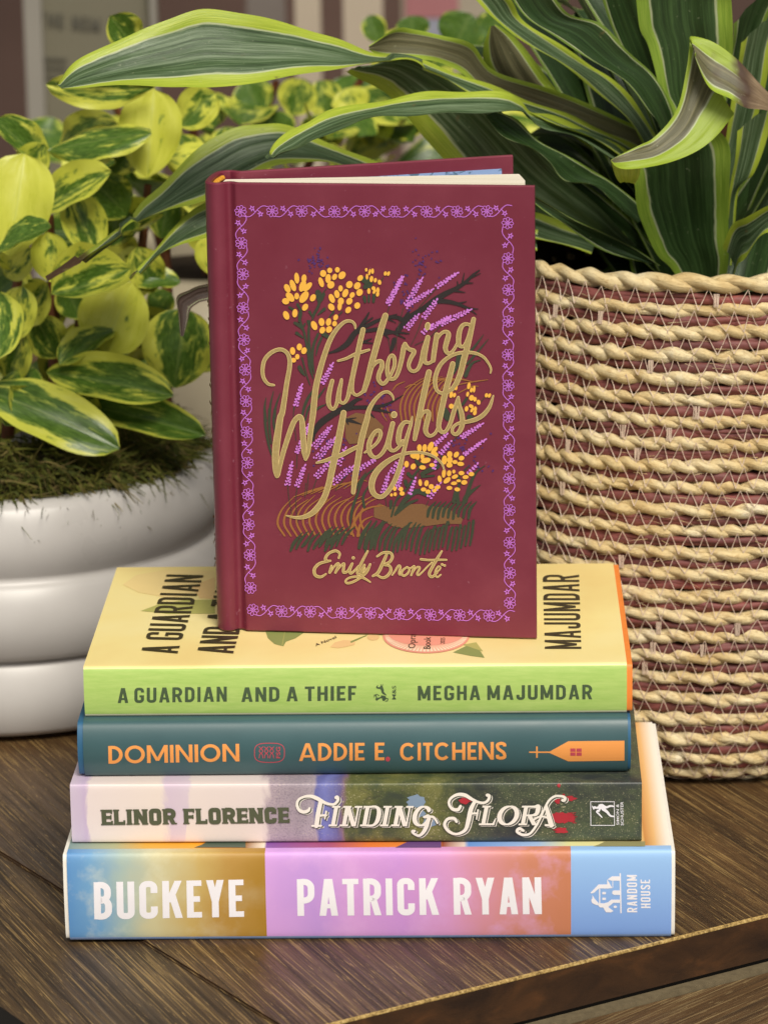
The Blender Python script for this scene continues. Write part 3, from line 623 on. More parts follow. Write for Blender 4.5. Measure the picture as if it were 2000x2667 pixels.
place(ink, word('AND A THIEF', GWc, .108, .12, h=.115, r=.7, space=.26), (608, 1706), (672, 1490), (513, 1704), base=ink.z0); ink.build('title_lettering', M_brown, J4, t4, (0, 0, 1))
ink = Ink(); ink.z0 = 4e-4; place(ink, word('MAJUMDAR', GWc, .115, .12, h=.12, r=.7), (1514, 1693), (1508, 1500), (1419, 1693), base=ink.z0); ink.build('author_lettering', M_brown, J4, t4, (0, 0, 1))
ink = Ink(); MP = [paper('print_olive', 'b9b568', .45), paper('print_olive_dark', '8f9a58', .45), paper('print_peach', 'f3d896', .45), paper('print_orange', 'efca8c', .45), paper('print_pink', 'f3c0a0', .45), paper('print_coral', 'efa088', .45), paper('print_ivory', 'f8efcf', .45)]
ink.poly([(366, 1594), (420, 1574), (480, 1566), (560, 1564), (560, 1601), (500, 1601), (440, 1602), (400, 1597)], 0)
ink.poly([(355, 1500), (430, 1487), (560, 1489), (560, 1520), (520, 1548), (440, 1560), (360, 1545), (320, 1525)], 2); ink.poly([(500, 1530), (560, 1505), (560, 1562), (520, 1560)], 3)
ink.poly([(690, 1643), (800, 1645), (770, 1665), (745, 1674), (738, 1686), (715, 1680), (698, 1665)], 1); ink.rib([(742, 1648), (735, 1684)], [1, 2], 0)
ink.poly([(860, 1688), (872, 1676), (895, 1670), (925, 1672), (924, 1682), (900, 1688), (880, 1691)], 3); ink.ell(972, 1662, 16, 9, 0, 3); ink.rib([(915, 1675), (940, 1664), (955, 1658)], [5, 3, 2], 1)
ink.poly([(1180, 1702), (1215, 1685), (1245, 1690), (1262, 1716), (1225, 1711)], 1); ink.poly([(1205, 1682), (1240, 1676), (1258, 1700), (1240, 1694)], 0)
ink.z0 = 3e-4; ink.ell(1110, 1660, 113, 45, 0, 5, 40); ink.z0 = 5e-4; ink.ell(1110, 1660, 108, 42, 0, 4, 40); ink.z0 = 7e-4
for a in np.linspace(.15, math.pi-.15, 32): ink.poly([(1110+80*math.cos(a), 1660+30*math.sin(a)), (1110+106*math.cos(a-.022), 1660+41*math.sin(a-.022)), (1110+106*math.cos(a+.022), 1660+41*math.sin(a+.022))], 6)
ink.z0 = 9e-4; ink.ell(1110, 1656, 98, 30, 0, 5, 40)
groups = {}
for f, m in zip(ink.f, ink.m): groups.setdefault('seal' if (ink.v[f[0]][2] >= 2.5e-4) else len(groups), []).append((f, m))
for g_key, fs_ in groups.items():
    one = Ink()
    for f, m in fs_: o = len(one.v); one.v += [ink.v[i] for i in f]; one.f.append(tuple(range(o, o+len(f)))); one.m.append(m)
    one.build('printed_seal' if g_key == 'seal' else 'printed_leaf', MP, J4, lambda x, y, q: B4.top(x, y, q, .00042), (0, 0, 1))
ink = Ink(); ink.z0 = 1.4e-3
small_text(ink, "Oprah\u2019s", (1081, 1694), (1084, 1638), (1062, 1694), 0, .004); small_text(ink, 'Book Club', (1121, 1696), (1123, 1632), (1102, 1696), 0, .004); small_text(ink, '2025', (1158, 1682), (1159, 1666), (1146, 1682), 0, .004)
ink.build('seal_lettering', M_brown, J4, t4, (0, 0, 1))
ink = Ink(); ink.z0 = 6e-4; small_text(ink, 'A Novel', (823, 1687), (877, 1665), (819, 1681), 0, .004); ink.build('subtitle_lettering', M_brown, J4, t4, (0, 0, 1))
# ================================================================== the standing book
zW = z4+B4.h+.0009
wa, wb = atZ(562, 1641, zW), atZ(1397, 1664, zW)
WY = math.atan2(wb.y-wa.y, wb.x-wa.x); WW = (wb-wa).length; HW = .1845
WE = empty('standing_book', wa, WY); tag(WE, 'burgundy hardcover standing upright, slightly open, with gold script and flowers on it', 'book')
WM = Matrix.Translation(wa) @ Matrix.Rotation(WY, 4, 'Z'); WI = WM.inverted(); WC = WI @ CAM
# plan outline of the cloth case: front board, groove, hinge, spine, hinge, groove, back board
BA = math.radians(23); bx, by = .0125, .0292
plan = [(WW, 0), (WW*.6, 0), (.0150, 0), (.0130, .0001)]+[(.0119, .0010), (.0106, .0020), (.0094, .0017), (.0080, .0000), (.0062, -.0012), (.0040, -.0012), (.0019, .0004), (.0003, .0030), (-.0004, .0070), (-.0007, .0145), (-.0003, .0220), (.0006, .0262), (.0024, .0285), (.0046, .0298), (.0068, .0298), (.0088, .0286), (.0104, .0282), (bx, by)]
plan += [(bx+r*math.cos(BA), by+r*math.sin(BA)) for r in (.003, .06, .1105)]
k = NM('burgundy_cloth', .38, .45); v = k.coord('Object'); n1 = k.noise(v, 28, 5, .6); n2 = k.noise(v, 1400, 3, .7); n3 = k.noise(k.coord('Object', loc=(5, 2, 1)), 420, 2, .5)
c = k.ramp(n1, [(.3, lin('73293a')), (.5, lin('772d3e')), (.72, lin('803545'))]); c = k.mix(k.math('MULTIPLY', k.mapr(n3, .70, .78), .3), c, lin('b88a98'))
k.color(c); k.bump(n2, .05, .0003); k.rough(k.mapr(n1, .25, .75, .30, .46)); M_burg = k.m
def ribbon_case(name, plan, z0, z1, t, mat, parent):
    P = np.array(plan); T_ = np.gradient(P, axis=0); T_ /= np.hypot(T_[:, 0], T_[:, 1])[:, None]; n = np.column_stack([T_[:, 1], -T_[:, 0]])
    I_ = P-n*0+np.column_stack([T_[:, 1], -T_[:, 0]])*0
    inn = P+np.column_stack([T_[:, 1], -T_[:, 0]])*t if True else P
    m = len(P); V = []; F = []
    zs = [z0, z0+.0005, z1-.0005, z1]
    for z in zs:
        sh = .0005 if z in (z0, z1) else 0
        q = P+(inn-P)*(sh/t); V += [(x, y, z) for x, y in q]
    o = len(V)
    for z in zs:
        sh = .0005 if z in (z0, z1) else 0
        q = inn+(P-inn)*(sh/t); V += [(x, y, z) for x, y in q]
    for r in range(3):
        for j in range(m-1):
            a = r*m+j; F.append((a, a+m, a+m+1, a+1)); F.append((o+a, o+a+1, o+a+m+1, o+a+m))
    for r in (0, 3):
        for j in range(m-1):
            a = r*m+j; f = (a, a+1, o+a+1, o+a); F.append(f if r == 0 else tuple(reversed(f)))
    for j in (0, m-1):
        for r in range(3):
            a = r*m+j; f = (a, o+a, o+a+m, a+m); F.append(f if j == 0 else tuple(reversed(f)))
    return mobj(name, V, F, mat, parent, smooth=True, sharp=math.radians(42))
def dens(pl):
    P = np.array(pl); out = [P[0]]
    core = cr(P[2:-2], 4)
    return [tuple(P[0]), tuple(P[1])]+[tuple(q) for q in core]+[tuple(P[-2]), tuple(P[-1])]
case = ribbon_case('case', dens(plan), 0, HW, .0024, M_burg, WE)
k = NM('cream_pages', .8, .2); v = k.coord('Object', scale=(6, 1100, 6), rot=(0, 0, -.15)); n = k.noise(v, 1, 3, .6)
k.color(k.ramp(n, [(.36, lin('cfc2a6')), (.5, lin('efe6d2')), (.64, lin('f7f0df'))])); k.bump(n, .2, .0003); M_cream_pages = k.m
pp = [(.0045, .0036), (.1268, .0029), (.1262, .0120), (.1245, .0280), (.1205, .0430), (.06, .0330), (.0130, .0252), (.0045, .0240)]
n_p = len(pp); pz0, pz1 = .003, HW-.0029
V = [(x, y, z) for z in (pz0, pz1) for x, y in pp]
mobj('page_block', V, [tuple(reversed(range(n_p))), tuple(range(n_p, 2*n_p))]+[(i, (i+1) % n_p, (i+1) % n_p+n_p, i+n_p) for i in range(n_p)], M_cream_pages, WE)
k = NM('blue_endpaper', .5, .3); v = k.coord('Object'); n = k.noise(v, 190, 4, .6, .8); k.color(k.mix(k.mapr(n, .52, .58), lin('8fa9d6'), lin('55748f'))); M_end = k.m
bd = Vector((math.cos(BA), math.sin(BA))); bnn = Vector((math.sin(BA), -math.cos(BA)))
def bk(r, d): return (bx+bd.x*r+bnn.x*d, by+bd.y*r+bnn.y*d)
V = [(*bk(r, d), z) for d in (.0025, .0031) for r, z in ((.006, .005), (.1055, .005), (.1055, HW-.0052), (.006, HW-.0052))]
mobj('endpaper', V, [(0, 3, 2, 1), (4, 5, 6, 7), (0, 1, 5, 4), (1, 2, 6, 5), (2, 3, 7, 6), (3, 0, 4, 7)], M_end, WE)
# headband at the top of the spine
M_band = plain('headband_orange', 'dd9a2c', .7, .4, 900)
V, F = [], []; hb = [(.0036, .0042), (.0032, .0100), (.0030, .0140), (.0033, .0190), (.0038, .0236)]
for i, (x, y) in enumerate(hb):
    for a in range(6): V.append((x-.0004+.0011*math.cos(a*math.pi/3), y, HW-.0022+.0011*math.sin(a*math.pi/3)))
for i in range(4):
    for a in range(6): F.append((i*6+a, i*6+(a+1) % 6, (i+1)*6+(a+1) % 6, (i+1)*6+a))
mobj('headband', V, F, M_band, WE, smooth=True)
WI3 = WI.to_3x3()
def wf(u, v, k=0.0):
    d = WI3 @ ray(u, v); p = WC+d*((0-WC.y)/d.y); return p+Vector((0, -.00025-k, 0))
FC = (0, -1, 0)
M_lilac = paper('foil_lilac', 'cf7be0', .4); 
k = NM('foil_gold', .42, .5); v = k.coord('Object'); n = k.noise(v, 900, 3, .7); k.color(k.ramp(n, [(.3, lin('b9a066')), (.7, lin('cab27a'))])); k.b.inputs['Metallic'].default_value = .4; M_gold = k.m
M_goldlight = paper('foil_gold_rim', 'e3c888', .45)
# ---- border of flowers
ink = Ink()
def flower(x, y, r=15.5, rot=0.0):
    for j in range(8):
        a = rot+j*math.pi/4; ca, sa = math.cos(a), math.sin(a)
        pts = [(.22, 0), (.45, -.20), (.78, -.25), (.99, 0), (.78, .25), (.45, .20), (.22, 0)]
        ink.rib([(x+r*(p*ca-q*sa), y+r*(p*sa+q*ca)) for p, q in pts], 1.55, n=3, caps=False)
    ink.ell(x, y, 2.2, 2.2)
def star(x, y, r=7.5, rot=.3):
    pts = [(x+(r if i % 2 == 0 else r*.42)*math.cos(rot+i*math.pi/5), y+(r if i % 2 == 0 else r*.42)*math.sin(rot+i*math.pi/5)) for i in range(11)]
    ink.rib(pts, 1.8, n=1, smooth=False, caps=False)
def vine(p, q, flip):
    p, q = np.array(p, float), np.array(q, float); d = q-p; L = np.hypot(*d); d /= L; n = np.array([-d[1], d[0]])*flip
    P = lambda a, b: tuple(p+d*(a*L)+n*b)
    ink.rib([P(.12, 13), P(.27, 14), P(.42, 6), P(.55, -6), P(.70, -14), P(.86, -12)], 1.9, n=5)
    star(*P(.36, -7.5), 6.6, rng.uniform(0, 1)); star(*P(.63, 7.5), 6.6, rng.uniform(0, 1)); ink.rib([P(.46, 2), P(.40, -4)], 1.8, n=2); ink.rib([P(.54, -3), P(.60, 4)], 1.8, n=2)
top_ = [(627, 549), (709.5, 549), (786, 549), (871, 550), (950, 549), (1027.5, 550), (1111, 550), (1190, 550), (1268, 549)]
bot_ = [(659, 1588), (733.5, 1592), (808, 1593), (889, 1596), (965, 1597), (1041, 1599), (1121, 1601), (1197, 1602), (1274, 1603)]
lef_ = [(627, 549), (629, 632), (633, 713), (633, 801), (636, 884), (639, 962), (641, 1044), (643, 1125), (645, 1205), (646, 1287), (648, 1366), (651, 1445), (653, 1531), (659, 1588)]
rig_ = [(1322, 580), (1323, 672), (1324, 754), (1324, 836), (1323, 923), (1324, 1003), (1325, 1085), (1326, 1171), (1326, 1246), (1327, 1328), (1327, 1413), (1328, 1492), (1328, 1570)]
for row, f0 in ((top_, 1), (bot_, 1), (lef_, -1), (rig_, 1)):
    for i, p in enumerate(row):
        if not (row is lef_ and i in (0, len(row)-1)): flower(*p, rot=rng.uniform(0, .4))
        if i < len(row)-1 and not (row is lef_ and i == len(row)-2): vine(p, row[i+1], f0*(1 if i % 2 else -1) if i % 3 else f0)
vine((1262, 549), (1345, 546), 1); vine((1268, 1604), (1352, 1604), 1)
ink.build('floral_border', M_lilac, case, wf, FC)
# ---- illustration
ZA = lambda x, y: (650+x/4.1475, 700+y/4.1475); ZB = lambda x, y: (950+x/4.1475, 700+y/4.1475)
ZC = lambda x, y: (650+x/4.1475, 1050+y/4.1475); ZD = lambda x, y: (950+x/4.1475, 1050+y/4.1475)
MI = [paper('print_dark_green', '3c4433', .45), paper('print_near_black', '2f2a29', .45), paper('print_ochre', '9a6434', .45), paper('print_brown', '7d5a3a', .45), paper('print_indigo', '54306e', .45), paper('print_yellow', 'f4b84a', .45), paper('print_lavender', 'd27fd8', .45)]
DG, BK, OC, BR, IN, YE, LV = range(7)
ink = Ink()
def st(Z, pts, w, mi, n=5): ink.rib([Z(*p) for p in pts], np.atleast_1d(np.array(w, float))/4.1475, mi, n)
ink.z0 = 0
# brown ground
ink.poly([ZD(*p) for p in ((100, 1120), (160, 1080), (250, 1120), (400, 1110), (480, 1090), (620, 1085), (700, 1110), (900, 1130), (1060, 1250), (1040, 1305), (860, 1300), (640, 1330), (430, 1350), (300, 1330), (210, 1270), (100, 1230))], BR)
ink.poly([ZC(*p) for p in ((1030, 160), (1150, 100), (1330, 130), (1450, 250), (1420, 350), (1250, 380), (1180, 430), (1080, 440), (1040, 380))], BR)
# indigo specks
for cx, cy, rx, ry, n_ in ((826, 680, 34, 40, 44), (1105, 690, 60, 50, 36), (1060, 770, 40, 60, 26), (975, 1020, 40, 36, 20), (865, 1180, 70, 46, 60), (900, 1230, 60, 30, 26), (1190, 1160, 60, 40, 26), (1240, 1210, 50, 30, 8), (1010, 1060, 26, 40, 10)):
    for i in range(n_):
        ink.ell(cx+rng.normal(0, rx*.45), cy+rng.normal(0, ry*.45), rng.uniform(1.8, 4.2), rng.uniform(1.6, 3.2), rng.uniform(0, 3), IN, 7)
ink.z0 = 2.6e-4
# ochre grasses
for i in range(14):        # lower left sweep
    t_ = i/13; x0 = 340+t_*880; st(ZC, [(x0+40, 1440-20*abs(.5-t_)), (x0-35+t_*10, 1300-60*t_), (x0+10+30*t_, 1150-60*t_), (x0+150+60*t_, 1000-20*t_+(i % 3)*20)], [20, 24, 18, 7], OC)
for q in (((1100, 1410), (1120, 1310), (1200, 1180), (1320, 1120), (1450, 1105)), ((1170, 1430), (1190, 1330), (1240, 1260), (1330, 1220)), ((1215, 1425), (1260, 1330), (1310, 1270))): st(ZC, q, [30, 30, 20, 10], OC)
for i in range(7): st(ZC, [(480+i*90, 1010-i*15), (640+i*90, 950-i*20), (790+i*80, 900-i*10)], [8, 16, 8], OC)
for i in range(9):         # round tuft behind the second word
    st(ZB, [(400+i*48, 1640), (385+i*50, 1480), (440+i*52, 1330), (560+i*52, 1220-i*4), (720+i*60, 1140+i*10)], [18, 21, 17, 12, 5], OC)
for q in (((300, 1310), (350, 1250), (430, 1215)), ((440, 1280), (500, 1250), (560, 1250)), ((1000, 1250), (1150, 1220), (1330, 1195)), ((1010, 1340), (1150, 1270), (1230, 1265)), ((180, 1480), (190, 1560), (240, 1640)), ((240, 1500), (280, 1600), (300, 1630))): st(ZB, q, [10, 16, 8], OC)
ink.z0 = 5.2e-4
# black branches
for Z, p, w in ((ZA, [(860, 905), (960, 870), (1060, 800), (1130, 700), (1200, 640), (1290, 600), (1370, 560), (1440, 530)], [16, 40, 60, 60, 44, 40, 36, 20]), (ZA, [(1180, 650), (1240, 560), (1290, 470)], [40, 34, 16]), (ZA, [(1230, 590), (1330, 525)], [20, 16]),
    (ZA, [(1180, 680), (1300, 660), (1420, 650), (1600, 690)], [30, 40, 40, 20]), (ZA, [(1240, 780), (1320, 750)], [22, 10]), (ZA, [(1230, 790), (1330, 800)], [20, 10]), (ZB, [(200, 690), (330, 680), (480, 695)], [40, 30, 10]), (ZB, [(250, 520), (350, 520), (420, 545), (470, 480)], [30, 40, 50, 40]), (ZB, [(260, 510), (350, 485)], [18, 8]), (ZB, [(260, 540), (340, 580)], [18, 6]), (ZB, [(320, 690), (440, 750)], [26, 10]), (ZB, [(215, 705), (265, 755)], [20, 6]),
    (ZB, [(360, 660), (480, 520), (640, 420), (760, 330), (880, 260), (1000, 200), (1100, 130), (1170, 60), (1240, 10)], [60, 50, 56, 62, 56, 44, 36, 26, 12]), (ZB, [(1010, 190), (1000, 130)], [24, 8]), (ZB, [(1050, 170), (1075, 40)], [26, 8]), (ZB, [(1080, 150), (1170, 148)], [24, 8]), (ZB, [(960, 230), (1085, 250)], [28, 8]), (ZB, [(1150, 90), (1250, 45)], [18, 8]),
    (ZB, [(760, 340), (900, 350), (1020, 380), (1120, 420), (1225, 430)], [56, 46, 36, 24, 8]), (ZB, [(1000, 370), (1100, 350)], [20, 8]), (ZB, [(1120, 420), (1210, 490)], [22, 8]), (ZB, [(320, 760), (300, 840), (280, 890)], [50, 44, 20]),
    (ZC, [(690, 400), (700, 320), (760, 220), (880, 130), (1000, 60), (1080, 20), (1160, -40), (1220, -50)], [20, 40, 70, 66, 60, 56, 40, 10]), (ZC, [(1000, 80), (1120, 45), (1260, 40), (1400, 30), (1500, 0), (1660, -90)], [30, 40, 40, 36, 26, 8]), (ZC, [(1330, 60), (1440, 80), (1540, 105)], [30, 30, 8]), (ZC, [(1300, 110), (1350, 155)], [30, 10]), (ZC, [(1030, 170), (1100, 190), (1210, 225)], [30, 36, 8]), (ZC, [(1080, 165), (1155, 155)], [18, 8]), (ZC, [(1050, 190), (1070, 230)], [22, 8])):
    st(Z, p, w, BK)
# dark green stems, leaves and grass
for Z, p, w in ((ZA, [(520, 380), (560, 470), (545, 540), (590, 680), (620, 830), (640, 960), (650, 1060), (690, 1190)], [30, 24, 20, 24, 24, 26, 24, 6]), (ZA, [(650, 560), (640, 700), (650, 880), (660, 1030), (690, 1180)], [22, 28, 28, 26, 6]), (ZA, [(740, 700), (690, 830), (680, 980), (700, 1130)], [26, 30, 28, 10]), (ZA, [(780, 740), (740, 830), (720, 930)], [24, 24, 10]), (ZA, [(800, 700), (850, 730)], [50, 40]),
    (ZA, [(760, 260), (750, 380), (700, 480), (680, 540)], [40, 30, 30, 16]), (ZA, [(740, 250), (760, 330)], [60, 60]), (ZA, [(800, 270), (780, 330)], [40, 30]), (ZA, [(810, 430), (740, 490)], [36, 16]), (ZA, [(650, 460), (680, 510)], [30, 16]), (ZA, [(490, 580), (560, 620), (580, 660)], [30, 44, 20]), (ZA, [(510, 690), (580, 740)], [36, 14]), (ZA, [(550, 480), (540, 560)], [44, 30]), (ZA, [(600, 590), (570, 640)], [20, 10]), (ZA, [(630, 560), (640, 600)], [24, 20]),
    (ZA, [(540, 1060), (570, 1110), (600, 1150)], [44, 40, 14]), (ZA, [(570, 960), (590, 1040), (620, 1150), (655, 1250)], [20, 16, 14, 8]), (ZA, [(430, 410), (480, 440)], [24, 30]), (ZA, [(910, 460), (860, 520)], [24, 10]), (ZA, [(1000, 460), (960, 500)], [14, 8]), (ZA, [(830, 210), (790, 260)], [10, 6]),
    (ZA, [(1230, 110), (1300, 160), (1250, 190)], [60, 70, 50]), (ZA, [(1240, 300), (1250, 350)], [36, 30]), (ZA, [(1290, 290), (1290, 350)], [26, 26]), (ZA, [(1345, 280), (1340, 350)], [36, 30]), (ZA, [(1445, 90), (1400, 170)], [10, 6]),
    (ZA, [(180, 1390), (165, 1500), (180, 1640)], [8, 24, 26]), (ZA, [(260, 1320), (225, 1480), (215, 1650)], [8, 24, 26]), (ZA, [(335, 1340), (285, 1480), (275, 1600)], [8, 22, 26]), (ZC, [(165, 60), (175, 250), (210, 450), (245, 570)], [24, 30, 26, 14]), (ZC, [(215, 60), (215, 250), (235, 430)], [26, 28, 20]), (ZC, [(275, 60), (262, 200), (285, 330)], [26, 28, 20]),
    (ZA, [(720, 1270), (640, 1380), (590, 1500), (560, 1650)], [12, 30, 30, 20]), (ZA, [(820, 1280), (730, 1400), (640, 1500), (600, 1640)], [10, 26, 26, 16]), (ZA, [(830, 1460), (760, 1490), (710, 1530)], [6, 24, 16]),
    (ZB, [(1285, 705), (1200, 820), (1130, 900)], [6, 24, 24]), (ZB, [(1335, 755), (1230, 880), (1110, 1020)], [6, 22, 26]), (ZB, [(1255, 980), (1170, 1010), (1120, 1080), (1090, 1150)], [8, 24, 40, 44]), (ZB, [(1020, 950), (1000, 1030), (960, 1120)], [60, 50, 30]), (ZB, [(860, 1530), (900, 1600)], [80, 80]), (ZB, [(1030, 1520), (1040, 1600)], [70, 60]), (ZB, [(1130, 1600), (1170, 1620)], [60, 50]), (ZB, [(1100, 1400), (1060, 1460)], [30, 30]), (ZB, [(1290, 1390), (1250, 1440)], [8, 5]),
    (ZC, [(1370, 690), (1240, 800), (1160, 1000), (1110, 1150), (1085, 1350)], [6, 24, 28, 30, 10]), (ZC, [(1260, 740), (1200, 830), (1150, 920)], [6, 24, 24]), (ZC, [(1300, 870), (1230, 1000), (1240, 1120)], [10, 26, 30])):
    st(Z, p, w, DG)
for i in range(8): x0 = 445+i*62; st(ZC, [(x0, 1590-(i % 3)*22), (x0+40, 1500-(i % 2)*18), (x0+130, 1395-(i % 3)*15)], [26, 36, 8], DG, 4)
for i in range(5): x0 = 760+i*60; st(ZC, [(x0, 1520+(i % 2)*20), (x0+50, 1420), (x0+140, 1330)], [22, 34, 8], DG, 4)
for i in range(24):
    x0 = 30+i*49; y1 = 1560-30*math.sin(i*.9)-(i > 16)*40; lean = 130-i*4.4
    st(ZD, [(x0-20, y1+40), (x0+5, y1-90), (x0+lean*.6, y1-190-(i % 3)*20), (x0+lean, y1-250+(i > 12)*60)], [22, 38-i*.4, 27, 6], DG, 4)
for i, x0 in enumerate((0, 60, 130)): st(ZD, [(x0-60, 1560), (x0-20, 1420), (x0+70, 1270)], [36, 50, 18], DG, 4)
for i in range(9): x0 = 680+i*55; st(ZD, [(x0, 1220+(i % 3)*12), (x0+20, 1140), (x0+90, 1060)], [28, 36, 9], DG, 4)
for p, w in (([(290, 1220), (340, 1050), (420, 960), (520, 850)], [20, 24, 24, 10]), ([(330, 1200), (430, 1050), (560, 950), (680, 990)], [30, 50, 60, 40]), ([(350, 1190), (460, 1090), (570, 1040)], [20, 36, 20]), ([(285, 1060), (280, 1130)], [40, 30]), ([(470, 760), (520, 790), (600, 680)], [40, 30, 20]), ([(440, 840), (460, 890), (540, 800)], [40, 30, 16]), ([(620, 760), (700, 720), (790, 680)], [44, 50, 50]), ([(620, 790), (750, 780)], [30, 20]), ([(560, 620), (600, 660), (700, 580)], [40, 40, 30]), ([(1010, 1080), (1000, 980), (1020, 880)], [40, 40, 30]), ([(960, 1060), (980, 960)], [40, 36]), ([(1060, 1090), (1110, 990), (1250, 880)], [30, 50, 6]), ([(1090, 1060), (1130, 900), (1200, 750), (1300, 670)], [40, 40, 24, 6]), ([(1080, 720), (1130, 670)], [20, 8]), ([(1010, 790), (1040, 850)], [30, 30]), ([(830, 560), (850, 620)], [20, 20])):
    st(ZD, p, w, DG)
# thin grey-green stems of the lavender
for Z, p in ((ZA, [(480, 1490), (475, 1590)]), (ZC, [(490, 40), (475, 130), (495, 300), (505, 400)]), (ZC, [(415, 890), (430, 1050), (460, 1200)]), (ZC, [(515, 910), (500, 1040), (510, 1200), (525, 1290)]), (ZC, [(515, 560), (510, 700)]), (ZC, [(610, 860), (600, 1010)]), (ZC, [(640, 760), (620, 980)]), (ZC, [(730, 800), (680, 950)]), (ZC, [(1080, 740), (990, 850), (930, 940)]), (ZA, [(1510, 400), (1490, 470)]), (ZB, [(240, 680), (280, 880)]), (ZB, [(420, 420), (380, 560), (350, 700), (340, 880)]), (ZB, [(780, 200), (680, 310), (580, 420)]), (ZB, [(620, 540), (560, 700), (500, 820)]), (ZB, [(830, 600), (700, 740), (540, 820)]), (ZD, [(1000, 360), (930, 420)]), (ZD, [(590, 690), (585, 820)]), (ZD, [(220, 1010), (240, 1120)]), (ZD, [(690, 1050), (660, 1110)])):
    st(Z, p, [7, 6], DG, 4)
ink.z0 = 7.8e-4
# lavender spikes: (Z, from base, to tip, width)
SP = [(ZA, (500, 1470), (565, 1250), 34), (ZA, (790, 1230), (900, 1020), 36), (ZA, (1500, 370), (1640, 90), 34), (ZB, (250, 370), (410, 90), 38), (ZB, (450, 380), (620, 100), 40), (ZB, (450, 400), (730, 220), 34), (ZB, (780, 190), (1000, 40), 28), (ZB, (450, 640), (580, 490), 40), (ZB, (640, 520), (780, 330), 44), (ZB, (700, 640), (920, 510), 34), (ZB, (830, 590), (1140, 440), 40), (ZB, (630, 690), (720, 600), 30),
      (ZC, (510, 530), (640, 240), 34), (ZC, (700, 470), (880, 250), 50), (ZC, (720, 600), (920, 380), 56), (ZC, (410, 880), (460, 640), 36), (ZC, (515, 890), (600, 670), 36), (ZC, (720, 790), (860, 640), 50), (ZC, (900, 850), (1120, 680), 50), (ZC, (960, 660), (1040, 480), 40), (ZC, (1200, 700), (1380, 590), 34),
      (ZD, (200, 960), (260, 760), 34), (ZD, (290, 740), (370, 620), 36), (ZD, (350, 920), (420, 700), 30), (ZD, (1080, 550), (1300, 390), 26), (ZD, (1050, 360), (1270, 220), 30), (ZD, (820, 540), (930, 410), 30), (ZD, (760, 440), (890, 330), 30), (ZD, (1120, 760), (1220, 650), 24), (ZD, (700, 1010), (820, 860), 36), (ZD, (490, 970), (550, 810), 22), (ZD, (750, 700), (770, 600), 20)]
for Z, a, b, w in SP:
    a, b = np.array(Z(*a)), np.array(Z(*b)); d = b-a; L = np.hypot(*d); d /= L; n = np.array([-d[1], d[0]]); m = max(4, int(L/6.8))
    for i in range(m):
        t = i/(m-1); ww = w/4.1475*(1-.45*t)
        for sd_ in ((-1, 1) if i < m-1 else (0,)):
            q = a+d*L*t+n*sd_*ww*.62*rng.uniform(.7, 1.15)+d*rng.normal(0, .8); ink.ell(q[0], q[1], rng.uniform(2.9, 3.8), rng.uniform(2.1, 2.7), math.atan2(d[1], d[0])+sd_*.75, LV, 9)
        if 1: q = a+d*L*(t+.04)+n*rng.normal(0, .8); ink.ell(q[0], q[1], 3.0, 2.3, math.atan2(d[1], d[0]), LV, 8)
ink.z0 = 1.04e-3
YA = [(512, 95, 27, 60, -.1), (590, 100, 28, 46, .1), (470, 175, 30, 66, -.35), (575, 180, 34, 66, .35), (410, 205, 32, 50, -.5), (630, 190, 30, 62, .75), (440, 300, 36, 60, -.7), (512, 290, 26, 36, 0), (590, 300, 40, 72, .6), (392, 345, 40, 34, .3), (686, 308, 30, 42, .5), (602, 410, 30, 42, .6), (398, 498, 32, 50, -.4), (492, 475, 29, 46, .1), (775, 140, 27, 56, -.3), (797, 45, 34, 38, 0), (850, 100, 30, 50, .1), (880, 168, 38, 42, .6), (920, 82, 26, 36, .5), (1000, 65, 36, 46, .7), (868, 12, 28, 30, 0), (950, 5, 26, 30, 0),
      (1080, 165, 36, 40, .4), (1165, 178, 34, 42, .6), (1197, 95, 28, 36, .7), (985, 207, 25, 34, 0), (945, 268, 29, 44, -.2), (1036, 258, 31, 48, .4), (1110, 278, 26, 34, .6), (1190, 250, 34, 40, .5), (890, 315, 30, 52, -.4), (988, 345, 33, 40, .1), (1080, 345, 32, 40, .6), (975, 400, 24, 46, .1), (885, 408, 32, 42, -.6), (1068, 440, 30, 38, .6), (1165, 392, 32, 36, .5),
      (700, 608, 32, 52, -.4), (780, 570, 32, 44, -.1), (855, 570, 29, 42, .2), (932, 520, 25, 34, .4), (920, 588, 26, 30, .2), (788, 658, 30, 38, .4), (860, 650, 33, 38, .6), (467, 883, 29, 42, -.1), (540, 840, 29, 38, .1), (590, 880, 30, 38, .4), (518, 945, 24, 30, 0), (478, 982, 28, 26, .4),
      (1270, 80, 14, 32, 0), (1298, 30, 13, 36, .2), (1330, 20, 16, 30, 0), (1318, 105, 20, 34, .1), (1360, 118, 17, 25, .2), (1405, 140, 20, 28, -.2), (1468, 45, 17, 24, .3), (1502, 46, 16, 26, .4), (1290, 235, 18, 32, 0), (1340, 205, 22, 22, .5), (1350, 240, 16, 28, .5), (1388, 225, 18, 30, 0), (1385, 268, 18, 28, .2), (1262, 5, 14, 20, 0)]
for x, y, rx, ry, a in YA: c_ = ZA(x, y); ink.ell(c_[0], c_[1], rx/4.1475, ry/4.1475, a, YE, 14)
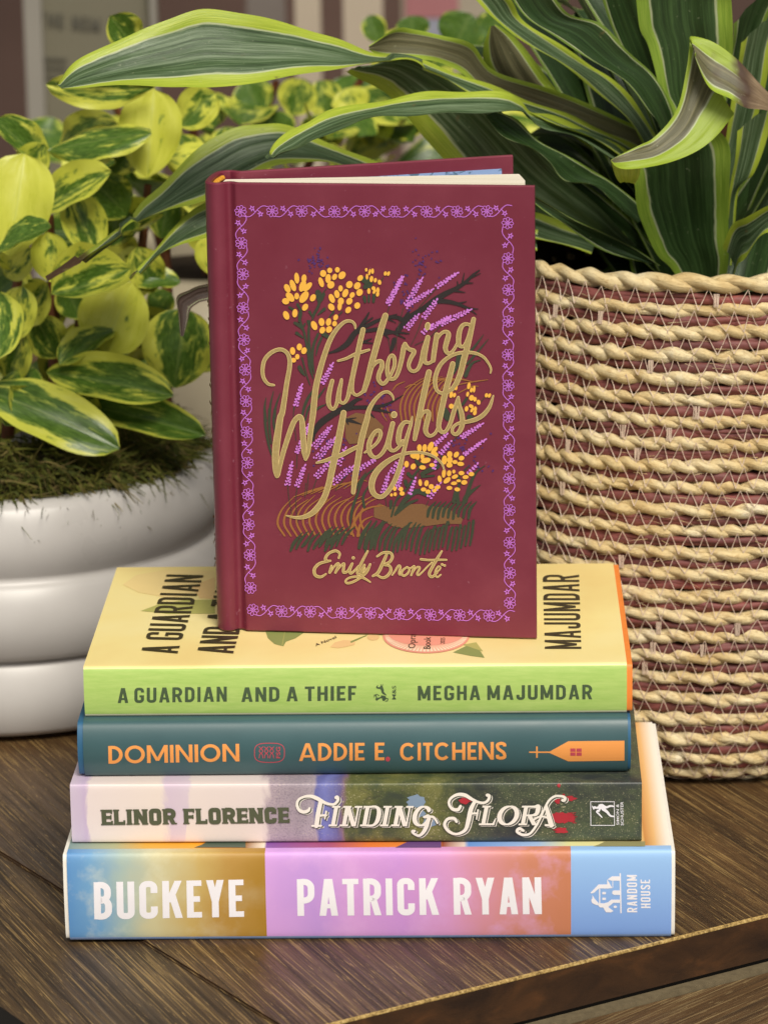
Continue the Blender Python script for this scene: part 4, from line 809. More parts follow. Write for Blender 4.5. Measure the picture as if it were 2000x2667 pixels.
YB = [(985, 1275, 18, 34, 0), (935, 1355, 20, 36, .2), (970, 1360, 16, 26, .3), (935, 1480, 26, 28, .3), (1125, 1260, 18, 38, .2), (1152, 1305, 16, 28, .2), (1182, 1295, 14, 38, .1), (1112, 1350, 16, 28, .2), (1155, 1390, 28, 32, .3), (1192, 1405, 18, 26, .2), (1230, 1437, 22, 28, -.2), (1315, 1362, 18, 24, .3), (1348, 1365, 15, 26, .4), (1100, 1508, 20, 30, .2), (1150, 1480, 28, 20, .4), (1160, 1520, 16, 30, .5), (1195, 1510, 18, 28, .1), (1190, 1550, 20, 30, .3)]
for x, y, rx, ry, a in YB: c_ = ZB(x, y); ink.ell(c_[0], c_[1], rx/4.1475, ry/4.1475, a, YE, 12)
YD = [(592, 480, 26, 40, 0), (648, 480, 26, 42, .1), (712, 465, 30, 56, .4), (752, 505, 24, 50, .7), (530, 565, 40, 30, .3), (572, 570, 24, 40, 0), (622, 575, 22, 34, 0), (760, 550, 36, 28, .3), (660, 615, 55, 30, -.2), (452, 655, 26, 36, 0), (525, 680, 28, 34, .5), (625, 690, 36, 24, .1), (728, 665, 30, 22, 0), (862, 610, 30, 50, .1), (918, 550, 30, 36, .1), (990, 552, 26, 36, .6), (1045, 590, 32, 26, -.3), (920, 610, 30, 40, 0), (975, 632, 28, 22, 0), (915, 665, 34, 28, 0), (1036, 652, 38, 24, .1), (600, 855, 20, 38, -.1), (668, 862, 24, 34, .2), (720, 898, 30, 28, .4), (788, 905, 32, 22, -.3), (636, 928, 30, 22, -.1), (685, 952, 30, 24, 0), (755, 940, 26, 20, -.5), (855, 755, 22, 48, .1), (912, 755, 24, 34, .1), (963, 735, 18, 22, .2), (1045, 752, 32, 24, 0), (975, 790, 36, 22, -.4), (810, 815, 22, 38, -.2), (890, 830, 46, 26, -.7), (1015, 835, 26, 16, 0), (1090, 795, 34, 22, -.1), (1152, 762, 32, 24, 0), (965, 862, 34, 20, -.1), (1075, 852, 34, 26, -.1), (915, 912, 32, 22, 0), (1000, 928, 32, 22, .1), (325, 920, 20, 26, 0), (392, 925, 24, 26, .3), (405, 972, 28, 24, 0), (290, 988, 16, 18, 0), (330, 980, 18, 22, 0)]
for x, y, rx, ry, a in YD: c_ = ZD(x, y); ink.ell(c_[0], c_[1], rx/4.1475, ry/4.1475, a, YE, 12)
ink.build('floral_illustration', MI, case, lambda x, y, q: wf(x, y, q*.7), FC)
# ---- gold script, with its lighter rim
STR = []
def g_(Z, pts, w): STR.append(([Z(*p) for p in pts], np.array(w, float)/4.1475))
sh = lambda pts, dx, dy: [(x+dx, y+dy) for x, y in pts]
CA = lambda pts: [(x, y+1451.6) for x, y in pts]          # ZC -> ZA coordinates
DB = lambda pts: [(x, y+1451.6) for x, y in pts]          # ZD -> ZB coordinates
g_(ZA, [(265, 1252), (205, 1240), (155, 1175), (143, 1080), (165, 980), (230, 905), (310, 868), (370, 875), (415, 915), (437, 985), (432, 1080), (405, 1230), (380, 1400), (355, 1550)]+CA([(335, 150), (312, 300), (292, 450), (282, 600), (288, 720), (300, 780)]), [18, 26, 32, 34, 36, 36, 34, 34, 36, 40, 42, 44, 48, 54, 60, 66, 72, 66, 58, 44])
g_(ZC, [(312, 770), (330, 680), (360, 550), (400, 420), (440, 300), (480, 200), (520, 150), (545, 140), (565, 170), (575, 260), (583, 400), (592, 520), (608, 600)], [34, 38, 44, 46, 48, 48, 46, 44, 48, 56, 56, 48, 30])
g_(ZA, CA([(608, 604), (632, 540), (648, 420), (668, 250)])+[(690, 1540), (715, 1300), (757, 1110), (800, 960), (860, 790), (920, 680), (990, 598), (1050, 560), (1108, 565), (1140, 600), (1145, 638)], [24, 34, 44, 52, 58, 56, 54, 50, 46, 40, 34, 28, 24, 20, 12])
g_(ZA, [(895, 1205), (872, 1290), (855, 1390), (860, 1465), (890, 1508), (922, 1498), (947, 1440), (966, 1330), (985, 1250), (995, 1192)], [36, 42, 46, 38, 30, 28, 34, 38, 34, 24])
g_(ZA, [(988, 1240), (975, 1330), (970, 1400), (990, 1440), (1025, 1442), (1060, 1390), (1090, 1270), (1115, 1160), (1140, 1040), (1165, 930), (1195, 790), (1228, 652)], [20, 34, 32, 26, 26, 34, 42, 44, 46, 48, 48, 46])
g_(ZA, [(1112, 1190), (1105, 1280), (1120, 1335), (1158, 1360), (1205, 1338), (1245, 1300)], [40, 40, 30, 24, 26, 34])
g_(ZA, [(957, 990), (1050, 962), (1140, 918), (1220, 892), (1293, 870)], [16, 24, 28, 26, 18])
g_(ZB, [(225, 500), (180, 640), (122, 850), (75, 1020), (35, 1180), (-5, 1310)], [56, 62, 60, 58, 54, 44])
g_(ZB, [(50, 1130), (90, 1045), (145, 995), (185, 1003), (185, 1060), (157, 1130), (152, 1190), (188, 1236), (225, 1222), (258, 1175), (288, 1130), (322, 1040), (322, 965), (300, 930), (270, 950), (250, 1020), (246, 1100), (258, 1160), (292, 1186), (335, 1165), (372, 1080), (402, 960), (422, 850), (437, 808)], [30, 30, 34, 40, 44, 42, 40, 34, 32, 30, 28, 32, 34, 30, 28, 34, 40, 38, 32, 34, 40, 44, 46, 40])
g_(ZB, [(437, 812), (480, 862), (535, 888), (500, 960), (476, 1030), (490, 1082), (530, 1102), (575, 1076), (610, 1000), (640, 870), (683, 735)], [34, 36, 40, 38, 34, 30, 28, 30, 38, 44, 40])
g_(ZB, [(683, 735), (660, 850), (645, 950), (655, 1005), (692, 1015), (735, 990)], [44, 48, 46, 36, 28, 26])
g_(ZB, [(780, 708), (765, 800), (750, 900), (740, 985)], [44, 46, 46, 42]); g_(ZB, [(765, 800), (800, 725), (850, 678), (895, 680), (905, 715), (885, 790), (872, 850), (890, 900), (930, 902), (970, 858), (1000, 800)], [20, 26, 28, 36, 46, 48, 44, 36, 28, 26, 22])
g_(ZB, [(1150, 610), (1105, 592), (1060, 605), (1028, 660), (1015, 740), (1018, 808), (1045, 836), (1078, 820), (1110, 750), (1140, 650)], [26, 30, 36, 44, 48, 42, 30, 26, 24, 22])
g_(ZB, [(1177, 538), (1145, 680), (1105, 850), (1070, 980), (1035, 1120), (990, 1230), (930, 1305), (850, 1338), (790, 1318), (762, 1250), (768, 1150), (812, 1042), (890, 962), (990, 912), (1100, 898), (1200, 908), (1285, 950), (1340, 1020), (1365, 1080), (1358, 1122)], [42, 50, 56, 58, 54, 48, 40, 30, 30, 36, 40, 38, 34, 30, 30, 26, 22, 18, 14, 8])
g_(ZC, [(1018, 100), (985, 280), (945, 480), (900, 680), (855, 880), (795, 1040), (700, 1165), (600, 1222), (500, 1232), (402, 1212)], [56, 64, 68, 64, 58, 56, 54, 40, 24, 8])
g_(ZC, [(727, 640), (820, 615), (900, 588), (1000, 553), (1100, 500), (1180, 460)], [16, 30, 38, 40, 38, 30])
g_(ZA, [(1556, 1410), (1545, 1368), (1500, 1327), (1440, 1335), (1370, 1395), (1310, 1480), (1280, 1560)]+CA([(1275, 150), (1225, 330), (1195, 470), (1168, 640), (1140, 800), (1122, 960)]), [10, 18, 24, 26, 32, 40, 46, 52, 58, 58, 56, 54, 40])
g_(ZC, [(1245, 530), (1300, 492), (1380, 420), (1418, 335), (1400, 292), (1352, 312), (1303, 400), (1290, 490), (1312, 553), (1365, 583), (1430, 540), (1482, 450), (1515, 340), (1548, 215)], [14, 22, 28, 34, 34, 34, 44, 46, 40, 30, 32, 38, 42, 44])
g_(ZC, [(1548, 218), (1520, 340), (1505, 440), (1525, 498), (1570, 505), (1620, 462), (1655, 400)], [40, 46, 44, 36, 28, 28, 26])
g_(ZD, [(482, 202), (432, 203), (388, 260), (368, 350), (368, 418), (392, 446), (430, 420), (465, 330), (500, 222), (515, 140)], [26, 34, 46, 50, 44, 30, 26, 30, 28, 8])
g_(ZD, [(505, 205), (470, 330), (440, 450), (410, 560), (378, 690), (340, 800), (300, 880), (245, 958), (180, 1008), (112, 985), (78, 920), (84, 830), (130, 735), (220, 645), (330, 578), (430, 542), (540, 527), (650, 537), (750, 572), (828, 640), (860, 715)], [20, 30, 34, 40, 46, 46, 44, 42, 40, 46, 56, 60, 58, 50, 40, 30, 26, 24, 22, 18, 10])
g_(ZB, [(695, 1112), (660, 1260), (622, 1430), (588, 1590)]+DB([(562, 270), (540, 385)]), [54, 58, 56, 52, 50, 36])
g_(ZD, [(572, 240), (600, 150), (640, 92), (685, 88), (690, 135), (668, 220), (658, 290), (682, 338), (720, 347), (762, 318), (795, 260)], [22, 28, 30, 40, 46, 48, 44, 36, 28, 26, 26])
g_(ZB, [(952, 1022), (920, 1150), (880, 1300), (845, 1450), (818, 1580)]+DB([(800, 240), (825, 300), (870, 303), (922, 220), (962, 90), (1000, -20), (1012, -68)]), [50, 54, 56, 54, 52, 44, 36, 30, 36, 40, 36, 24])
g_(ZD, [(1010, -60), (1025, 30), (1050, 120), (1055, 215), (1030, 290), (985, 332), (948, 308), (955, 258), (1010, 215), (1100, 197), (1200, 170), (1280, 122), (1340, 50), (1370, -20), (1390, -86)], [24, 36, 46, 48, 42, 32, 26, 26, 26, 34, 40, 40, 34, 24, 10])
lit = Ink()
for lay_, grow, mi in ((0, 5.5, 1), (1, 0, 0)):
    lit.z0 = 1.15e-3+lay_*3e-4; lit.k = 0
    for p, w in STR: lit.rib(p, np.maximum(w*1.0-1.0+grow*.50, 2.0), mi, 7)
    for Z, x, y, rx, ry in ((ZB, 680, 615, 26, 42), (ZD, 318, 120, 30, 34)): c_ = Z(x, y); lit.ell(c_[0], c_[1], rx/4.1475-1+grow*.35, ry/4.1475-1+grow*.35, .15, mi, 18)
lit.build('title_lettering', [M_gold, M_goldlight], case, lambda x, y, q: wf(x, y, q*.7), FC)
ZE = lambda x, y: (750+x/3.318, 1400+y/3.318); SE = []
e_ = lambda pts, w: SE.append(([ZE(*p) for p in pts], np.array(w, float)/3.318))
e_([(440, 175), (448, 135), (410, 112), (350, 138), (325, 180), (340, 200), (368, 198)], [14, 20, 24, 24, 26, 24, 16]); e_([(350, 202), (275, 222), (230, 270), (238, 322), (285, 338), (330, 312)], [20, 26, 28, 28, 24, 12])
e_([(378, 242), (362, 300)], [18, 24]); e_([(372, 292), (400, 250), (430, 222), (440, 235), (412, 300)], [12, 16, 20, 22, 20]); e_([(420, 290), (455, 245), (485, 222), (482, 260), (482, 298), (515, 290), (545, 240), (558, 222)], [12, 16, 22, 24, 24, 20, 18, 18])
e_([(555, 225), (535, 280), (545, 308), (585, 275), (610, 245)], [22, 24, 22, 18, 16]); e_([(690, 115), (655, 180), (620, 250), (602, 300), (618, 318), (650, 288), (668, 262)], [16, 22, 24, 24, 20, 16, 14]); e_([(662, 235), (635, 290), (652, 312), (690, 270), (712, 228)], [22, 24, 22, 20, 18])
e_([(712, 228), (685, 290), (640, 335), (570, 378), (515, 392), (500, 370), (540, 342), (620, 336), (670, 355), (712, 382)], [18, 22, 20, 20, 20, 16, 16, 20, 18, 10])
e_([(855, 140), (820, 220), (780, 300), (735, 330)], [22, 30, 30, 18]); e_([(772, 160), (825, 128), (885, 130), (903, 165), (880, 208), (832, 232), (878, 242), (890, 285), (860, 328), (820, 345), (775, 325)], [16, 22, 24, 26, 24, 18, 22, 28, 26, 22, 16])
e_([(902, 322), (930, 282), (952, 246), (966, 240), (972, 258), (962, 300), (968, 318), (988, 300)], [10, 15, 17, 16, 17, 17, 13, 10]); e_([(1030, 252), (995, 278), (982, 308), (1002, 328), (1035, 308), (1050, 275), (1034, 254), (1058, 262), (1090, 242)], [14, 17, 19, 17, 17, 16, 13, 11, 12])
e_([(1092, 245), (1066, 322)], [17, 17]); e_([(1070, 312), (1105, 262), (1132, 252), (1138, 266), (1118, 308), (1130, 322), (1165, 292), (1205, 250), (1245, 212)], [9, 14, 16, 17, 17, 14, 11, 11, 10]); e_([(1330, 115), (1290, 180), (1250, 250), (1222, 310), (1245, 338), (1290, 300)], [14, 26, 28, 26, 22, 16]); e_([(1150, 185), (1220, 192), (1300, 190), (1370, 190)], [20, 18, 18, 14])
e_([(1272, 302), (1306, 280), (1318, 256), (1300, 248), (1278, 280), (1274, 318), (1292, 340), (1322, 318)], [9, 11, 12, 13, 15, 16, 13, 9])
lit = Ink()
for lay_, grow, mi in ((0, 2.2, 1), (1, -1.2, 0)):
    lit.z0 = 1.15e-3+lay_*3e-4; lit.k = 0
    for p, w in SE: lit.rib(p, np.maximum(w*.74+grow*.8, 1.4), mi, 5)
    for x, y, r in ((566, 173, 3.4), (1333, 230, 2.6), (1354, 239, 2.6)): c_ = ZE(x, y); lit.ell(c_[0], c_[1], r+grow*.4, r+grow*.4, 0, mi, 12)
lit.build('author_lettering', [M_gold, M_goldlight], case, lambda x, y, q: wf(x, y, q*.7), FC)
# gold lettering on the narrow spine
ink = Ink()
for z, hh in ((.135, .002), (.128, .004), (.118, .005), (.108, .006), (.101, .005), (.094, .006), (.086, .006), (.078, .005), (.046, .003), (.038, .003), (.033, .003), (.028, .003)):
    for yy in (.009, .0155, .021): ink.rib([(yy+rng.uniform(-.002, .002), z), (yy+.002, z-hh*.5), (yy+rng.uniform(-.002, .002), z-hh)], [.0011, .0008, .0011], n=3)
ink.build('spine_lettering', M_gold, case, lambda y, z, q: Vector((-.0012-q*.3, y, z)), (-1, 0, 0))
# ================================================================== white ribbed pot with moss and a variegated plant
def lathe(name, prof, seg, mat, parent, smooth=True, wob=None):
    V, F = [], []; m = len(prof)
    for i in range(seg):
        a = 2*math.pi*i/seg
        for j, (r, z) in enumerate(prof):
            rr_ = r*(1+(wob(a, z) if wob else 0)); V.append((rr_*math.cos(a), rr_*math.sin(a), z))
    for i in range(seg):
        for j in range(m-1): a, b = i*m+j, ((i+1) % seg)*m+j; F.append((a, b, b+1, a+1))
    return mobj(name, V, F, mat, parent, smooth=smooth)
k = NM('white_glaze', .3, .4); v = k.coord('Object'); n = k.noise(v, 18, 4, .5)
k.color(k.ramp(n, [(.3, lin('b8b4b0')), (.7, lin('c6c2be'))])); k.rough(k.mapr(n, .3, .7, .26, .40)); k.bump(k.noise(v, 55, 2), .06, .0008); M_glaze = k.m
PC = Vector((-.174, .343, 0))
pot = empty('ribbed_pot', PC); tag(pot, 'glossy white pot with fat horizontal ribs, standing left of the books and holding moss', 'pot')
prof = [(.0, .0015), (.078, .0015), (.088, .003)]
for b in range(3):
    z0 = .003+b*.0370
    for t in np.linspace(.02, .98, 15): prof.append((.1000+.0066*math.sin(math.pi*t)**.8+(.003 if b == 1 else (-.001 if b == 0 else 0)), z0+.0370*t))
prof += [(.0955, .1146), (.0925, .1148), (.0910, .112), (.0900, .106), (.0900, .085)]
lathe('pot_body', prof, 96, M_glaze, pot, wob=lambda a, z: .006*math.sin(2*a+z*20)+.003*math.sin(5*a))
M_soil = plain('dark_soil', '2c2218', .9, .4, 120, .2, .6)
lathe('soil', [(0, .101), (.05, .102), (.0895, .0965)], 48, M_soil, pot)
# moss: thousands of curled strands
k = NM('moss', .8, .2); oi = k.n('ShaderNodeNewGeometry'); n = k.noise(k.coord('Object'), 55, 4, .6)
c = k.ramp(oi.outputs['Random Per Island'], [(0, lin('2b3212')), (.35, lin('46501a')), (.6, lin('6d6e28')), (.82, lin('5c4a2a')), (1, lin('8a764a'))]); k.color(k.mix(.5, c, k.ramp(n, [(.38, lin('1e220d')), (.6, lin('5c5c24'))]))); M_moss = k.m
V, F = [], []
for i in range(9000):
    a = rng.uniform(0, 2*math.pi)
    if rng.random() < .55: a = rng.uniform(math.pi*1.05, math.pi*2.05)
    r = .097*math.sqrt(rng.uniform(.35, 1)); droop = max(0, (r-.088)/.008)
    p = Vector((r*math.cos(a), r*math.sin(a), .107+.026*(1-(r/.097)**2)+.006*math.sin(a*9+r*300)*math.sin(a*4)+rng.uniform(0, .012)))
    d = Vector((math.cos(a)*rng.uniform(.0, 1.2)+rng.normal(0, .7), math.sin(a)*rng.uniform(0, 1.2)+rng.normal(0, .7), rng.uniform(-.4, .9)-droop*.9)).normalized()
    ln, w = rng.uniform(.004, .014), rng.uniform(.0003, .0009); sd = d.orthogonal().normalized()*w; curl = Vector((rng.normal(0, .5), rng.normal(0, .5), rng.normal(-.4, .4)))
    o = len(V)
    for q in range(4):
        t = q/3; c_ = p+d*ln*t+curl*ln*t*t*.7; V += [c_-sd*(1-t*.8), c_+sd*(1-t*.8)]
    for q in range(3): F.append((o+2*q, o+2*q+1, o+2*q+3, o+2*q+2))
moss = mobj('moss', V, F, M_moss); moss.location = PC; tag(moss, 'tangled olive and brown moss covering the top of the white ribbed pot', 'moss', kind='stuff')
# ---- leaf blades
def peperomia_mesh(name, cup=.15, bend=.25, twist=0.0, point=.5):
    nu, nv = 12, 20; V, F, uv = [], [], []
    for j in range(nv+1):
        t = j/nv; c_ = .57
        w = .5*max(0, 1-((t-c_)/(1-c_))**2.3)**.52 if t > c_ else .5*max(0, 1-((c_-t)/c_)**1.9)**.72
        w = max(w, .02)
        for i in range(nu+1):
            s = i/nu*2-1; x = s*w
            z = cup*(abs(s)**1.7)*w*2+bend*(-(t-.15)**2)*.55+.022*math.sin(9*t+3*s)*abs(s)+.012*math.sin(17*t-2*s)*s*s-.010*math.exp(-(s*4)**2)
            xx = x*math.cos(twist*t)-0; V.append((xx, t, z+x*math.sin(twist*t))); uv.append((i/nu, t))
    for j in range(nv):
        for i in range(nu): a = j*(nu+1)+i; F.append((a, a+1, a+nu+2, a+nu+1))
    me = bpy.data.meshes.new(name); me.from_pydata(V, [], F); l = me.uv_layers.new(name='UVMap'); fl_ = []
    for f in F:
        for q in f: fl_ += uv[q]
    l.data.foreach_set('uv', fl_); me.polygons.foreach_set('use_smooth', [True]*len(F)); me.update(); return me
def translucent(k, colsock, amt=.3):
    tr = k.n('ShaderNodeBsdfTranslucent'); k.l(colsock, tr.inputs['Color']); mx = k.n('ShaderNodeMixShader'); mx.inputs[0].default_value = amt
    k.l(k.b.outputs[0], mx.inputs[1]); k.l(tr.outputs[0], mx.inputs[2]); k.l(mx.outputs[0], k.t.nodes['Material Output'].inputs[0])
k = NM('variegated_leaf', .30, .5); oi = k.n('ShaderNodeObjectInfo'); uvn = k.n('ShaderNodeTexCoord'); us = k.sep(uvn.outputs['UV']); off = k.n('ShaderNodeVectorMath', operation='MULTIPLY_ADD')
k.l(uvn.outputs['UV'], off.inputs[0]); off.inputs[1].default_value = (2.4, 1.0, 1); cmb = k.n('ShaderNodeCombineXYZ'); k.l(k.math('MULTIPLY', oi.outputs['Random'], 37.0), cmb.inputs[0]); k.l(k.math('MULTIPLY', oi.outputs['Random'], 91.0), cmb.inputs[1]); k.l(cmb.outputs[0], off.inputs[2])
n1 = k.noise(off.outputs[0], 2.2, 5, .62, .4); n2 = k.noise(off.outputs[0], 11, 6, .65)
e = k.math('MULTIPLY', k.math('ABSOLUTE', k.math('SUBTRACT', us[0], .5)), 2.0)                 # 0 midrib .. 1 margin
ye = k.sep(oi.outputs['Color'])[0]
f = k.math('ADD', k.math('MULTIPLY', k.math('POWER', e, 2.2), .62), k.math('MULTIPLY', k.math('SUBTRACT', n1, .5), 2.6)); f = k.math('ADD', f, k.math('SUBTRACT', k.math('MULTIPLY', ye, 1.5), .70)); f = k.math('ADD', f, k.math('MULTIPLY', k.math('SUBTRACT', n2, .5), .8))
green = k.ramp(n2, [(.3, lin('355017')), (.5, lin('4f6e26')), (.7, lin('6e8c3a'))]); yel = k.ramp(n1, [(.3, lin('c4c844')), (.6, lin('d4d656')), (.8, lin('e0e27c'))])
mid = k.mix(k.mapr(f, .13, .18), green, lin('8a9c40')); c = k.mix(k.mapr(f, .30, .335), mid, yel)
c = k.mix(k.math('MULTIPLY', k.mapr(e, .05, .0), .25), c, lin('b4c070')); k.color(c); k.bump(k.math('ADD', n2, k.math('MULTIPLY', k.mapr(e, .06, 0), 1.5)), .12, .002); k.rough(k.mapr(n1, .3, .7, .24, .36)); translucent(k, c, .22); M_pep = k.m
PM = [peperomia_mesh('leaf', .14, .25), peperomia_mesh('leaf', .24, .1), peperomia_mesh('leaf', .05, .5), peperomia_mesh('leaf', -.08, .3, .25), peperomia_mesh('leaf', .30, -.3)]
for m in PM: m.materials.append(M_pep)
pep = empty('leafy_plant', PC+Vector((0, 0, .108))); tag(pep, 'bushy plant with rounded yellow and green leaves growing from the white ribbed pot', 'plant')
def place_leaf(parent, base, tip, width, normal, mesh, yellow):
    y = tip-base; L = y.length; y.normalize(); n = normal-y*normal.dot(y); n.normalize(); x = y.cross(n)
    o = bpy.data.objects.new('leaf', mesh); COL.objects.link(o); o.parent = parent; b = base-parent.location
    o.matrix_local = Matrix(((x.x*width, y.x*L, n.x*L, b.x), (x.y*width, y.y*L, n.y*L, b.y), (x.z*width, y.z*L, n.z*L, b.z), (0, 0, 0, 1)))
    o.color = (yellow, 0, 0, 1); return o
def pepleaf(bpx, tpx, wpx, Y, dy, nrm, mesh, yel, parent=None):
    b, t = atY(*bpx, Y), atY(*tpx, Y-dy); sc = (Y-CAM.y)/FPX*1.03
    return place_leaf(parent or pep, b, t, wpx*sc*1.08, Vector(nrm), PM[mesh], yel)
FR, TP, DN = (0.05, -1, .45), (0, -.55, 1), (0, -1, -.1)
for a in [((25, 668), (62, 398), 178, .285, -.01, FR, 0, .95), ((125, 392), (378, 330), 112, .33, .015, (0, -.9, .7), 3, .42), ((128, 440), (2, 308), 92, .335, .015, (.3, -.9, .8), 0, .35), ((110, 545), (272, 440), 108, .315, .02, (-.2, -.9, .6), 0, .6), ((382, 462), (400, 232), 150, .335, -.005, FR, 0, .88), ((405, 226), (138, 246), 92, .33, .02, (0, -.9, -.3), 2, .55), ((352, 122), (288, 42), 92, .35, .01, FR, 1, .4),
    ((252, 668), (188, 504), 108, .31, 0, (.2, -1, .4), 0, .55), ((140, 735), (122, 604), 92, .29, 0, FR, 1, .75), ((-8, 655), (122, 580), 86, .275, .01, (0, -.7, 1), 0, .35), ((338, 700), (126, 784), 145, .30, .03, (-.1, -1, .6), 4, .58), ((345, 735), (265, 912), 178, .315, .01, (-.1, -1, .5), 0, .90), ((122, 968), (436, 1016), 118, .30, .03, (.05, -1, .55), 0, .46), ((212, 1052), (521, 1120), 96, .30, .03, (.1, -1, .5), 0, .36), ((-60, 1005), (288, 1135), 140, .285, .03, (.05, -1, .6), 2, .42), ((35, 890), (58, 748), 92, .29, 0, FR, 0, .62),
    ((455, 1010), (478, 806), 176, .325, 0, (-.1, -1, .3), 0, .48), ((350, 742), (468, 725), 78, .34, 0, TP, 0, .32), ((300, 858), (155, 935), 92, .31, .02, TP, 0, .45), ((0, 760), (-5, 920), 120, .29, .03, FR, 0, .5), ((90, 960), (20, 1080), 120, .30, .03, (0, -1, .5), 2, .25), ((150, 1000), (180, 1140), 130, .31, .03, (0, -1, .4), 0, .2), ((330, 560), (250, 470), 110, .35, .01, FR, 0, .3), ((420, 620), (440, 500), 90, .36, 0, FR, 0, .35), ((290, 640), (330, 500), 110, .36, 0, FR, 1, .25), ((190, 690), (270, 620), 90, .33, .01, TP, 0, .4), ((80, 560), (60, 470), 80, .33, 0, TP, 0, .55), ((230, 600), (120, 600), 90, .345, .01, FR, 0, .3),
    ((515, 200), (600, 90), 110, .40, 0, FR, 0, .35), ((470, 330), (560, 240), 100, .38, 0, FR, 1, .6), ((500, 470), (470, 350), 100, .37, 0, FR, 0, .5), ((400, 830), (440, 760), 90, .36, 0, TP, 0, .3), ((450, 960), (380, 880), 110, .36, 0, FR, 0, .25), ((60, 700), (-30, 600), 90, .31, 0, FR, 0, .6), ((220, 460), (300, 420), 60, .36, 0, TP, 1, .5)]:
    pepleaf(*a)
def proj(p): d = p-CAM; w = d.dot(FW); return 1000+FPX*d.dot(RT)/w, 1333.5-FPX*d.dot(UP)/w
def clear_ok(p):
    u, v = proj(p); return not (v < 300 and u < 430) and not (v < 170 and u < 1100)
for a in [((20, 985), (60, 870), 95, .30, .01, FR, 1, .6), ((150, 930), (95, 830), 100, .315, .01, FR, 0, .45), ((95, 1090), (30, 1010), 90, .295, .02, (0, -1, .5), 1, .55), ((255, 1110), (170, 1040), 95, .30, .02, (.1, -1, .4), 0, .35), ((300, 1010), (250, 900), 100, .325, .01, (-.2, -1, .4), 0, .5), ((60, 840), (120, 740), 95, .31, .01, (.1, -1, .5), 1, .7), ((330, 1090), (400, 1000), 90, .32, .01, (0, -1, .4), 1, .4), ((400, 760), (360, 650), 92, .345, .01, FR, 0, .55), ((210, 830), (170, 740), 88, .33, 0, FR, 1, .35), ((15, 720), (75, 650), 85, .31, .01, FR, 0, .65), ((240, 420), (290, 330), 85, .35, .01, FR, 1, .55), ((60, 470), (110, 380), 85, .33, .01, FR, 0, .6)]:
    pepleaf(*a)
for i in range(52):           # the inner leaves of the bush, behind the ones in front
    for tr_ in range(40):
        u_, v_, Y_ = rng.uniform(-60, 570), rng.uniform(340, 1130), rng.uniform(.33, .42)
        if v_ < 480 and u_ < 110: continue
        if v_ > 980 and u_ > 470: continue
        break
    an_ = rng.normal(-1.57, .9); Lp_ = rng.uniform(95, 155); b_ = (u_-.5*Lp_*math.cos(an_), v_-.5*Lp_*math.sin(an_)); t_ = (u_+.5*Lp_*math.cos(an_), v_+.5*Lp_*math.sin(an_))
    pepleaf(b_, t_, Lp_*rng.uniform(.62, .85), Y_, rng.uniform(-.01, .035), (rng.normal(0, .35), -1, rng.uniform(.2, 1.0)), int(rng.integers(0, 5)), rng.uniform(.25, .8))
def proj(p): d = p-CAM; w = d.dot(FW); return 1000+FPX*d.dot(RT)/w, 1333.5-FPX*d.dot(UP)/w
def clear_ok(p):
    u, v = proj(p); return not (v < 300 and u < 430) and not (v < 170 and u < 1100)
M_stem = plain('reddish_stem', '6b3f28', .5, .3, 80)
def tube(name, pts, r, mat, parent, seg=7, n=5):
    P = cr([tuple(p) for p in pts], n); R = np.interp(np.linspace(0, 1, len(P)), np.linspace(0, 1, len(np.atleast_1d(r))), np.atleast_1d(r)); V, F = [], []
    for i, p in enumerate(P):
        t = Vector(P[min(i+1, len(P)-1)]-P[max(i-1, 0)]).normalized(); u = t.orthogonal().normalized(); w = t.cross(u)
        for a in range(seg): an = 2*math.pi*a/seg; V.append(Vector(p)+u*R[i]*math.cos(an)+w*R[i]*math.sin(an))
    for i in range(len(P)-1):
        for a in range(seg): F.append((i*seg+a, i*seg+(a+1) % seg, (i+1)*seg+(a+1) % seg, (i+1)*seg+a))
    return mobj(name, V, F, mat, parent, smooth=True)
for px, Y in (((145, 1150, 140, 820, 130, 560), .33), ((180, 1150, 200, 900, 250, 640), .345), ((360, 1140, 350, 900, 385, 480), .36), ((430, 1140, 435, 800, 430, 560), .37), ((20, 1140, 30, 860, 60, 640), .33)):
    tube('stem', [atY(px[q], px[q+1], Y)-pep.location for q in (0, 2, 4)], [.0034, .003, .0018], M_stem, pep)
